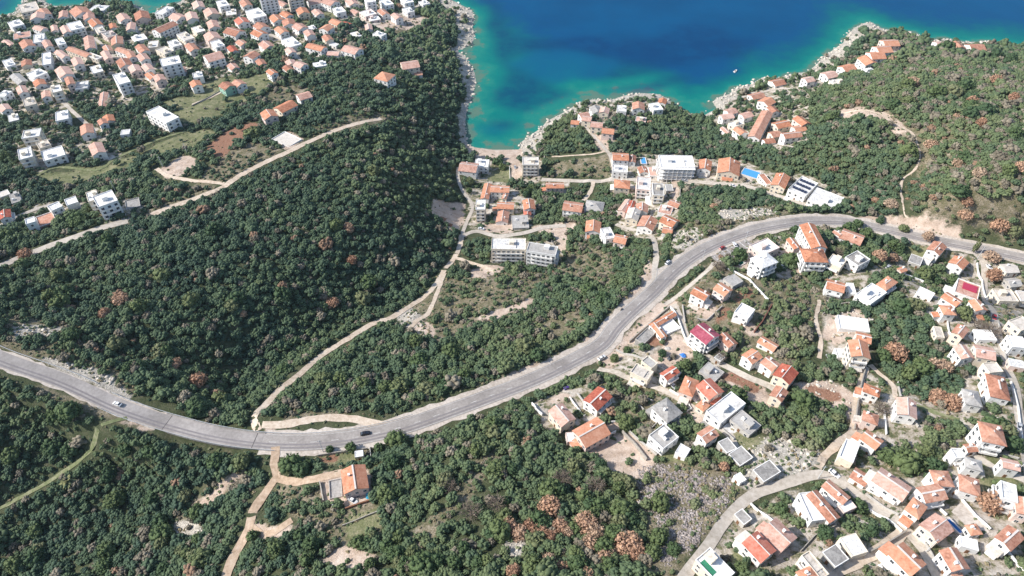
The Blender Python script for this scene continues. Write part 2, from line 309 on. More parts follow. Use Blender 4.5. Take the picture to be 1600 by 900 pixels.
 ('T',[(1290,430),(1360,420),(1420,370),(1500,395),(1600,420),(1600,900),(1480,900),(1440,840),(1290,745),(1330,690),(1350,600),(1400,640),(1500,660),(1510,560),(1470,540),(1420,470),(1400,410),(1320,470),(1290,470)]),
 ('T',[(1345,580),(1500,640),(1500,720),(1400,700),(1330,690)]),('T',[(1160,800),(1240,760),(1440,850),(1470,900),(1120,900),(1115,850)]),
 ('G',[(1480,590),(1440,560),(1480,540),(1500,560)]),('G',[(1575,575),(1600,578),(1600,605),(1580,600)]),('G',[(1460,530),(1440,505),(1465,500),(1462,525)]),('G',[(1400,375),(1480,395),(1450,440),(1420,420)]),('G',[(1460,440),(1490,448),(1490,458),(1460,455)]),
 ('G',[(1170,830),(1210,850),(1180,890),(1130,880)]),('G',[(1300,880),(1330,860),(1440,820),(1410,840),(1340,880)]),('B',[(1240,820),(1260,800),(1300,850),(1280,860)]),('G',[(1540,700),(1600,760),(1580,790),(1520,760)]),
 ('K',[(830,840),(800,835),(790,842),(805,870),(815,868)]),
]
COVER = [('D' if k == 'P' else k, p) for k, p in COVER]
KEYS = 'DGKTSB'
HB = np.maximum(Z, 0)
PU, PV, PD = project(PX, PY, HB)
MASK = {k: np.zeros(PX.shape) for k in KEYS}
view = (PD > 0) & (np.abs(PU) < 2400) & (np.abs(PV) < 1600)
wob_u = PU + (vnoise(PX, PY, 9, 11)*5 + vnoise(PX, PY, 4, 12)*3) * 300/np.maximum(PD, 100)
wob_v = PV + (vnoise(PX, PY, 9, 13)*4 + vnoise(PX, PY, 4, 14)*2) * 300/np.maximum(PD, 100)
for k, poly in COVER:
    us = [p[0] for p in poly]; vs = [p[1] for p in poly]
    m = view & (wob_u > min(us)) & (wob_u < max(us)) & (wob_v > min(vs)) & (wob_v < max(vs))
    if m.any():
        MASK[k][m] = np.maximum(MASK[k][m], inside(wob_u[m], wob_v[m], poly))
def blur(a):
    b = np.pad(a, 1, mode='edge')
    return (b[1:-1, 1:-1]*2 + b[:-2, 1:-1] + b[2:, 1:-1] + b[1:-1, :-2] + b[1:-1, 2:]) / 6
for k in KEYS: MASK[k] = blur(MASK[k])
MASK['K'] = np.maximum(MASK['K'], np.where(LAND, 1 - sm(3, 9, SD + vnoise(PX, PY, 7, 21)*3), 1.0))
# later regions of a stronger kind win over the yards
MASK['T'] = MASK['T'] * (1 - np.maximum.reduce([MASK['G'], MASK['D'], MASK['K'], MASK['S']]) * 0.9)
cover = {k: sampler(MASK[k]) for k in KEYS}

# ------------------------------------------------------------------ material kit
def mat(name, rough=0.85, spec=0.3):
    m = bpy.data.materials.new(name); m.use_nodes = True; nt = m.node_tree
    b = nt.nodes['Principled BSDF']; b.inputs['Roughness'].default_value = rough; b.inputs['Specular IOR Level'].default_value = spec
    return m, nt, b
class NB:
    def __init__(s, nt): s.nt = nt; s.tc = None
    def n(s, t, **kw):
        x = s.nt.nodes.new(t)
        for k, v in kw.items(): setattr(x, k, v)
        return x
    def link(s, a, b): s.nt.links.new(a, b)
    def pos(s):
        if not s.tc: s.tc = s.n('ShaderNodeNewGeometry').outputs['Position']
        return s.tc
    def noise(s, scale, detail=3, rough=0.55, vec=None, typ='ShaderNodeTexNoise'):
        x = s.n(typ); s.link(vec or s.pos(), x.inputs['Vector']); x.inputs['Scale'].default_value = scale
        if typ == 'ShaderNodeTexNoise': x.inputs['Detail'].default_value = detail; x.inputs['Roughness'].default_value = rough
        return x
    def ramp(s, fac, stops):
        x = s.n('ShaderNodeValToRGB'); s.link(fac, x.inputs[0]); e = x.color_ramp.elements
        while len(e) < len(stops): e.new(0.5)
        for q, (p, c) in zip(e, stops):
            q.position = p; q.color = (c + (1,)) if isinstance(c, tuple) else (c, c, c, 1)
        return x.outputs[0]
    def mix(s, fac, a, b, mode='MIX'):
        x = s.n('ShaderNodeMix', data_type='RGBA', blend_type=mode)
        for sock, v in ((x.inputs[0], fac), (x.inputs[6], a), (x.inputs[7], b)):
            if isinstance(v, (int, float)): sock.default_value = v
            elif isinstance(v, tuple): sock.default_value = v + (1,)
            else: s.link(v, sock)
        return x.outputs[2]
    def math(s, op, a, b=0.0, c=None):
        x = s.n('ShaderNodeMath', operation=op)
        for i, v in enumerate((a, b) if c is None else (a, b, c)):
            if isinstance(v, (int, float)): x.inputs[i].default_value = v
            else: s.link(v, x.inputs[i])
        return x.outputs[0]
    def bump(s, h, strength, dist):
        x = s.n('ShaderNodeBump'); x.inputs['Strength'].default_value = strength; x.inputs['Distance'].default_value = dist
        s.link(h, x.inputs['Height']); return x.outputs[0]
def speckle(name, stops, scale, rough=0.9, spec=0.2, big=0.06, bump=0.0, bscale=None, amount=0.35):
    """a surface whose colour wanders between the stops at two sizes"""
    m, nt, b = mat(name, rough, spec); k = NB(nt)
    a = k.noise(scale, 4, 0.65).outputs[0]; c = k.noise(big, 3).outputs[0]
    f = k.math('ADD', k.math('MULTIPLY', a, 1-amount), k.math('MULTIPLY', c, amount))
    k.link(k.ramp(f, stops), b.inputs['Base Color'])
    if bump: k.link(k.bump(k.noise(bscale or scale, 4).outputs[0], 0.7, bump), b.inputs['Normal'])
    return m
def mesh_obj(name, verts, faces, m, parent=None, smooth=False):
    me = bpy.data.meshes.new(name); me.from_pydata([tuple(v) for v in verts], [], [tuple(f) for f in faces])
    if m: 
        for q in (m if isinstance(m, (list, tuple)) else [m]): me.materials.append(q)
    if smooth: me.shade_smooth()
    o = bpy.data.objects.new(name, me); COL.objects.link(o)
    if parent: o.parent = parent
    return o
def fast_mesh(name, V, Fc, m):
    """numpy vertices and equal-sided faces"""
    me = bpy.data.meshes.new(name); V = np.asarray(V, np.float32); Fc = np.asarray(Fc, np.int32); k = Fc.shape[1]
    me.vertices.add(len(V)); me.vertices.foreach_set('co', V.ravel())
    me.loops.add(Fc.size); me.loops.foreach_set('vertex_index', Fc.ravel())
    me.polygons.add(len(Fc)); me.polygons.foreach_set('loop_start', np.arange(0, Fc.size, k, dtype=np.int32))
    me.update(calc_edges=True)
    if m: me.materials.append(m)
    return me
def tag(o, label=None, cat=None, group=None, kind=None):
    if label: o['label'] = label
    if cat: o['category'] = cat
    if group: o['group'] = group
    if kind: o['kind'] = kind
    return o
def link(name, me):
    o = bpy.data.objects.new(name, me); COL.objects.link(o); return o

# ------------------------------------------------------------------ ground
def ground_material():
    m, nt, b = mat('hillside_ground', 0.95, 0.1); k = NB(nt)
    def attr(n):
        x = k.n('ShaderNodeAttribute', attribute_name=n); return x
    c1, c2 = attr('cover_a'), attr('cover_b')
    s1 = k.n('ShaderNodeSeparateColor'); k.link(c1.outputs['Color'], s1.inputs[0]); s2 = k.n('ShaderNodeSeparateColor'); k.link(c2.outputs['Color'], s2.inputs[0])
    edge = k.noise(0.35, 5, 0.7).outputs[0]; fine = k.noise(1.6, 4, 0.7).outputs[0]; mid = k.noise(0.22, 4, 0.6).outputs[0]; wide = k.noise(0.045, 3).outputs[0]
    def sel(x, w=0.16):
        t = k.math('ADD', x, k.math('MULTIPLY', k.math('SUBTRACT', edge, 0.5), 1.1))
        mr = k.n('ShaderNodeMapRange'); mr.inputs[1].default_value = 0.5-w; mr.inputs[2].default_value = 0.5+w; k.link(t, mr.inputs[0]); return mr.outputs[0]
    base = k.ramp(k.math('ADD', k.math('MULTIPLY', fine, 0.5), k.math('MULTIPLY', mid, 0.5)), [(0.32,(.035,.048,.026)),(0.5,(.075,.088,.044)),(0.64,(.14,.13,.085)),(0.74,(.27,.24,.19))])
    scrub = k.ramp(k.math('ADD', k.math('MULTIPLY', fine, 0.55), k.math('MULTIPLY', mid, 0.45)), [(0.3,(.06,.07,.035)),(0.43,(.125,.12,.065)),(0.53,(.225,.19,.13)),(0.66,(.4,.35,.28))])
    dirt = k.ramp(k.math('ADD', k.math('MULTIPLY', fine, 0.45), k.math('MULTIPLY', mid, 0.55)), [(0.3,(.3,.22,.16)),(0.5,(.52,.41,.33)),(0.68,(.66,.57,.49))])
    grass = k.ramp(k.math('ADD', k.math('MULTIPLY', fine, 0.5), k.math('MULTIPLY', mid, 0.5)), [(0.3,(.08,.10,.04)),(0.48,(.17,.18,.09)),(0.62,(.31,.28,.18))])
    rock = k.ramp(k.math('ADD', k.math('MULTIPLY', fine, 0.7), k.math('MULTIPLY', mid, 0.3)), [(0.3,(.14,.125,.10)),(0.46,(.36,.33,.28)),(0.6,(.62,.57,.5))])
    paved = k.ramp(k.math('ADD', k.math('MULTIPLY', fine, 0.25), k.math('MULTIPLY', mid, 0.75)), [(0.36,(.08,.095,.045)),(0.44,(.17,.165,.09)),(0.50,(.37,.32,.26)),(0.62,(.58,.53,.47))])
    soil = k.ramp(fine, [(0.3,(.16,.075,.045)),(0.6,(.33,.19,.13)),(0.75,(.42,.3,.22))])
    col = base
    for f, c in ((s2.outputs[2], scrub), (s2.outputs[0], paved), (s1.outputs[1], grass), (s1.outputs[2], rock), (s1.outputs[0], dirt), (s2.outputs[1], soil)):
        col = k.mix(sel(f), col, c)
    k.link(col, b.inputs['Base Color'])
    k.link(k.bump(k.math('ADD', fine, k.math('MULTIPLY', edge, 1.5)), 0.8, 0.5), b.inputs['Normal'])
    return m
MG = ground_material()
xs = np.concatenate([[-6000,-3000,-1600,-1000,-800], gx, [800,1000,1600,3000,6000]])
ys = np.concatenate([[-3000,-1200,-500,-200,-60,0], gy, [950,1050]])
def extend(G, fill_far):
    B = np.pad(G, ((6, 2), (5, 5)), mode='edge'); return B
ZZ = extend(Z, 0); 
XX, YY = np.meshgrid(xs, ys)
L2 = inside(XX, YY, land); ZZ = np.where(L2, ZZ, np.minimum(ZZ, -6.0)) if True else ZZ
ZZ[6:-2, 5:-5] = Z
nr, nc = XX.shape
idx = np.arange(nr*nc).reshape(nr, nc)
faces = np.stack([idx[:-1, :-1], idx[:-1, 1:], idx[1:, 1:], idx[1:, :-1]], -1).reshape(-1, 4)
me = fast_mesh('hillside', np.stack([XX, YY, ZZ], -1).reshape(-1, 3), faces, MG)
me.shade_smooth()
E = {k: extend(MASK[k], 0) for k in KEYS}
for k in KEYS:
    e = np.zeros_like(E[k]); e[6:-2, 5:-5] = MASK[k]; E[k] = e
for an, ks in (('cover_a', 'DGK'), ('cover_b', 'TSB')):
    a = me.color_attributes.new(an, 'FLOAT_COLOR', 'POINT'); arr = np.ones((nr*nc, 4), np.float32)
    for i, k in enumerate(ks): arr[:, i] = E[k].ravel()
    a.data.foreach_set('color', arr.ravel())
terrain = tag(link('terrain', me), 'green coastal hillside sloping down to the blue bay', 'hillside', kind='structure')

# ------------------------------------------------------------------ sea
DARK = [[(770,70),(800,68),(812,90),(816,118),(835,124),(870,140),(905,148),(880,165),(840,175),(800,168),(768,150),(775,130),(790,110),(782,90)],[(790,60),(960,55),(950,90),(905,78),(860,82),(820,88),(800,80)],
        [(830,190),(770,182),(780,198),(830,196)],[(1075,40),(1190,60),(1160,95),(1060,100),(960,120),(900,115),(930,80),(1010,60)],[(760,-10),(790,10),(800,60),(780,80),(768,60),(762,30)],[(905,145),(990,125),(1080,118),(1050,135),(960,140)]]
LIGHT = [[(810,98),(870,72),(930,82),(965,95),(950,112),(905,122),(870,132),(840,124),(815,112)],[(745,190),(800,195),(790,205),(750,200)]]
swx = np.concatenate([[-6000,-2500,-1200], np.arange(-700, 700.1, 5), [1200,2500,6000]])
swy = np.concatenate([np.arange(330, 900.1, 5), [1100,1600,3000,6000]])
WX, WY = np.meshgrid(swx, swy)
WD, _ = dist_line(WX, WY, shore); WL = inside(WX, WY, land)
WU, WV, _d = project(WX, WY, np.zeros_like(WX))
wu = WU + vnoise(WX, WY, 40, 31)*14 + vnoise(WX, WY, 14, 32)*7; wv = WV + vnoise(WX, WY, 40, 33)*8 + vnoise(WX, WY, 14, 34)*4
dk = np.zeros_like(WX); lt = np.zeros_like(WX)
for p in DARK: dk = np.maximum(dk, inside(wu, wv, p))
for p in LIGHT: lt = np.maximum(lt, inside(wu, wv, p))
for _ in range(3): dk = blur(dk); lt = blur(lt)
reach = 30 + 20*vnoise(WX, WY, 60, 35) + 48*(1 - sm(130, 280, np.hypot(WX + 20, WY - 500)))
sh = np.where(WL, 1.0, np.exp(-(WD/np.maximum(reach, 20))**1.3))
idx = np.arange(WX.size).reshape(WX.shape)
faces = np.stack([idx[:-1, :-1], idx[:-1, 1:], idx[1:, 1:], idx[1:, :-1]], -1).reshape(-1, 4)
me = fast_mesh('sea', np.stack([WX, WY, np.zeros_like(WX)], -1).reshape(-1, 3), faces, None); me.shade_smooth()
a = me.color_attributes.new('bed', 'FLOAT_COLOR', 'POINT'); arr = np.ones((WX.size, 4), np.float32)
arr[:, 0] = sh.ravel(); arr[:, 1] = dk.ravel(); arr[:, 2] = lt.ravel(); a.data.foreach_set('color', arr.ravel())
m, nt, b = mat('sea_water', 0.45, 0.03); k = NB(nt)
x = k.n('ShaderNodeAttribute', attribute_name='bed'); s = k.n('ShaderNodeSeparateColor'); k.link(x.outputs['Color'], s.inputs[0])
n1 = k.noise(0.06, 4, 0.6).outputs[0]; n2 = k.noise(0.012, 3).outputs[0]
shal = k.math('ADD', s.outputs[0], k.math('MULTIPLY', k.math('SUBTRACT', n1, 0.5), 0.55))
deep = k.ramp(n2, [(0.35,(.0003,.054,.142)),(0.6,(.0004,.067,.168))])
c = k.ramp(shal, [(0.04,(.0003,.055,.165)),(0.3,(.0005,.075,.15)),(0.55,(.0008,.115,.135)),(0.8,(.002,.16,.145)),(0.93,(.015,.19,.155)),(0.985,(.09,.17,.13))])
c = k.mix(k.ramp(shal, [(0.04,0.0),(0.16,1.0)]), deep, c)
grassy = k.math('MULTIPLY', s.outputs[1], k.ramp(n1, [(0.35,0.45),(0.6,1.0)]))
c = k.mix(k.math('MULTIPLY', grassy, 0.75), c, (.0003,.034,.11)); c = k.mix(k.math('MULTIPLY', s.outputs[2], 0.7), c, (.0006,.085,.18))
k.link(c, b.inputs['Base Color'])
k.link(k.bump(k.noise(0.35, 4, 0.6).outputs[0], 0.25, 0.6), b.inputs['Normal'])
me.materials.append(m)
sea = tag(link('sea', me), 'deep blue sea turning turquoise in the shallow cove', 'sea', kind='structure')

# ------------------------------------------------------------------ roads
M_ASPH = speckle('worn_asphalt', [(.32,(.21,.19,.175)),(.5,(.305,.278,.258)),(.66,(.41,.375,.345))], 0.9, big=0.09, amount=.55)
M_CONC = speckle('pale_concrete_road', [(.34,(.24,.22,.205)),(.5,(.325,.298,.28)),(.64,(.42,.385,.36))], 0.7, big=0.08, amount=.55)
M_GRAV = speckle('gravel_shoulder', [(.3,(.3,.25,.2)),(.5,(.5,.44,.38)),(.7,(.66,.6,.54))], 0.8, big=0.07)
M_LANE = speckle('dusty_lane', [(.3,(.3,.26,.21)),(.5,(.46,.41,.35)),(.7,(.58,.53,.47))], 0.6, big=0.08)
M_TRACK = speckle('stony_track', [(.3,(.36,.27,.19)),(.5,(.56,.46,.36)),(.7,(.70,.61,.51))], 0.7, big=0.1)
M_GRASSY = speckle('grassy_track', [(.3,(.08,.1,.04)),(.5,(.17,.19,.09)),(.7,(.32,.3,.2))], 0.6, big=0.1)
M_PAINT = speckle('road_paint', [(.35,(.32,.30,.28)),(.6,(.74,.73,.71))], 1.0)
M_TYRE = speckle('tyre_tracks', [(.3,(.18,.16,.16)),(.6,(.25,.23,.23))], 0.8, big=0.04)
M_METAL = speckle('galvanised_steel', [(.3,(.45,.46,.47)),(.7,(.6,.61,.62))], 2.0, rough=0.45)
def normals2(p):
    t = np.gradient(p[:, :2], axis=0); t /= np.linalg.norm(t, axis=1)[:, None] + 1e-9
    return np.column_stack([-t[:, 1], t[:, 0]])
def ribbon(name, p, w0, w1, m, up, ragged=0.0, flat=True, seed=0):
    """a strip along p between side offsets w0 and w1"""
    N = normals2(p); k = max(2, int(abs(w1-w0)/1.6)+1); V = []
    for i in range(len(p)):
        for j in range(k+1):
            o = w0 + (w1-w0)*j/k
            if ragged and j in (0, k): o += ragged*(random.random()-0.5)*2
            x = p[i, 0] + N[i, 0]*o; y = p[i, 1] + N[i, 1]*o
            z = p[i, 2] + up if flat else float(height(x, y)) + up
            V.append((x, y, z))
    q = k+1; Fc = [(i*q+j, (i+1)*q+j, (i+1)*q+j+1, i*q+j+1) for i in range(len(p)-1) for j in range(k)]
    return V, Fc
def strips(name, parts, m):
    V, Fc = [], []
    for v, f in parts:
        b0 = len(V); V += v; Fc += [tuple(a+b0 for a in q) for q in f]
    return mesh_obj(name, V, Fc, m)
def sub(p, a, b): return p[max(0, a):min(len(p), b)]
nB = iB + 1
tag(strips('road_shoulder', [ribbon('', sub(mainp, nB, 9999), -6.3, 6.6, 0, .10, 0.9), ribbon('', sub(mainp, 0, iA), -4.4, 4.4, 0, .10, 0.7)], M_GRAV), 'pale gravel shoulder along the main road', 'road shoulder', kind='structure')
tag(strips('road', [ribbon('', sub(mainp, nB, 9999), -4.1, 4.1, 0, .20)], M_ASPH), 'grey asphalt main road curving across the hillside', 'road', kind='structure')
tag(strips('road', [ribbon('', sub(mainp, 0, iA+1), -3.6, 3.6, 0, .20)], M_CONC), 'pale worn stretch of main road before the viaduct', 'road', kind='structure')
right = sub(mainp, nB, 9999)
tag(strips('tyre_tracks', [ribbon('', mainp, o-.4, o+.4, 0, .225) for o in (-2.6, -1.0)], M_TYRE), 'darker worn wheel tracks on the asphalt road', 'road surface', kind='structure')
dash = []
s = np.concatenate([[0], np.cumsum(np.linalg.norm(np.diff(mainp[:, :2], axis=0), axis=1))])
def at_s(q): return np.array([np.interp(q, s, mainp[:, i]) for i in range(3)])
q = s[nB] + 3
while q < s[-1] - 8:
    seg = np.array([at_s(q + d) for d in (0, 1.5, 3)]); dash.append(ribbon('', seg, -.11, .11, 0, .25)); q += 9
dash += [ribbon('', right, -3.65, -3.5, 0, .245), ribbon('', right, 3.5, 3.65, 0, .245)]
tag(strips('road_markings', dash, M_PAINT), 'white dashed centre line and edge lines of the main road', 'road markings', kind='structure')
MR = {'lane': M_LANE, 'track': M_TRACK, 'grass': M_GRASSY, 'dirt': speckle('tan_dirt_track', [(.3,(.30,.21,.14)),(.5,(.48,.36,.26)),(.7,(.60,.49,.38))], .7, big=.1)}
for i, (nm, p, w, kd) in enumerate(roads):
    o = strips(nm, [ribbon('', p, -w/2, w/2, 0, .16 + .012*(i % 9), 0.35 if kd != 'lane' else 0.12, flat=False)], MR[kd]); tag(o, kind='structure')

# ------------------------------------------------------------------ viaduct: deck, parapets, rails, piers
deckp = mainp[iA-1:iB+2]
def bar(p, o0, o1, z0, z1):
    """closed bar along p from side offset o0 to o1, height z0 to z1 above the line"""
    N = normals2(p); V = []; Fc = []
    for i in range(len(p)):
        for o, z in ((o0, z0), (o1, z0), (o1, z1), (o0, z1)):
            V.append((p[i, 0]+N[i, 0]*o, p[i, 1]+N[i, 1]*o, p[i, 2]+z))
    for i in range(len(p)-1):
        for j in range(4): Fc.append((i*4+j, i*4+(j+1) % 4, (i+1)*4+(j+1) % 4, (i+1)*4+j))
    Fc += [(3, 2, 1, 0), tuple(len(V)-4+j for j in range(4))]
    return V, Fc
def box_vf(cx, cy, z0, z1, sx, sy, rot=0.0):
    c, s_ = math.cos(rot), math.sin(rot); V = []
    for z in (z0, z1):
        for a, b in ((-1,-1),(1,-1),(1,1),(-1,1)):
            V.append((cx + a*sx/2*c - b*sy/2*s_, cy + a*sx/2*s_ + b*sy/2*c, z))
    return V, [(3,2,1,0),(4,5,6,7),(0,1,5,4),(1,2,6,5),(2,3,7,6),(3,0,4,7)]
via = bpy.data.objects.new('viaduct', None); COL.objects.link(via); tag(via, 'pale concrete road viaduct crossing the dark wooded gully', 'bridge')
def put(name, parts, m, parent): 
    o = strips(name, parts, m); o.parent = parent; return o
put('deck', [bar(deckp, -4.2, 4.2, -.9, .19)], M_CONC, via)
M_JOINT = speckle('expansion_joint', [(.3,(.05,.045,.045)),(.7,(.12,.11,.1))], 2)
for j in (iA, iB):
    N = normals2(mainp)[j]; t = np.array([N[1], -N[0]]); c = mainp[j]
    put('expansion_joint', [box_vf(c[0], c[1], c[2]+.18, c[2]+.24, 0.25, 7.6, math.atan2(t[1], t[0]))], M_JOINT, via)
for s_ in (-1, 1):
    put('kerb', [bar(deckp, *sorted((s_*3.85, s_*4.22)), .14, .42)], M_CONC, via)
    r = put('guard_rail', [bar(mainp[iA-10:iB+ (4 if s_ < 0 else 22)], *sorted((s_*4.3, s_*4.4)), .62, 1.0)] + [box_vf(*(mainp[i, :2] + normals2(mainp)[i]*s_*4.34), mainp[i, 2]-.05, mainp[i, 2]+1.02, .14, .14) for i in range(iA-10, iB+4, 1)], M_METAL, via)
for f in (0.3, 0.5, 0.7):
    i = int(iA + f*(iB-iA)); N = normals2(mainp)[i]; rot = math.atan2(-N[0], N[1])
    g = float(height(mainp[i, 0], mainp[i, 1]))
    put('pier', [box_vf(mainp[i, 0], mainp[i, 1], g-3, mainp[i, 2]-.88, 1.4, 6.5, rot)], M_CONC, via)
# guard rail on the far side before the joint
for a, b_, side in ((iA-34, iA-12, 1),):
    g = strips('guard_rail', [bar(mainp[a:b_], 5.15, 5.25, .6, 1.0)] + [box_vf(*(mainp[i, :2] + normals2(mainp)[i]*5.18), mainp[i, 2]-.2, mainp[i, 2]+1.02, .14, .14) for i in range(a, b_)], M_METAL)
    tag(g, 'steel guard rail on the wooded side of the pale road, before the viaduct', 'guard rail')
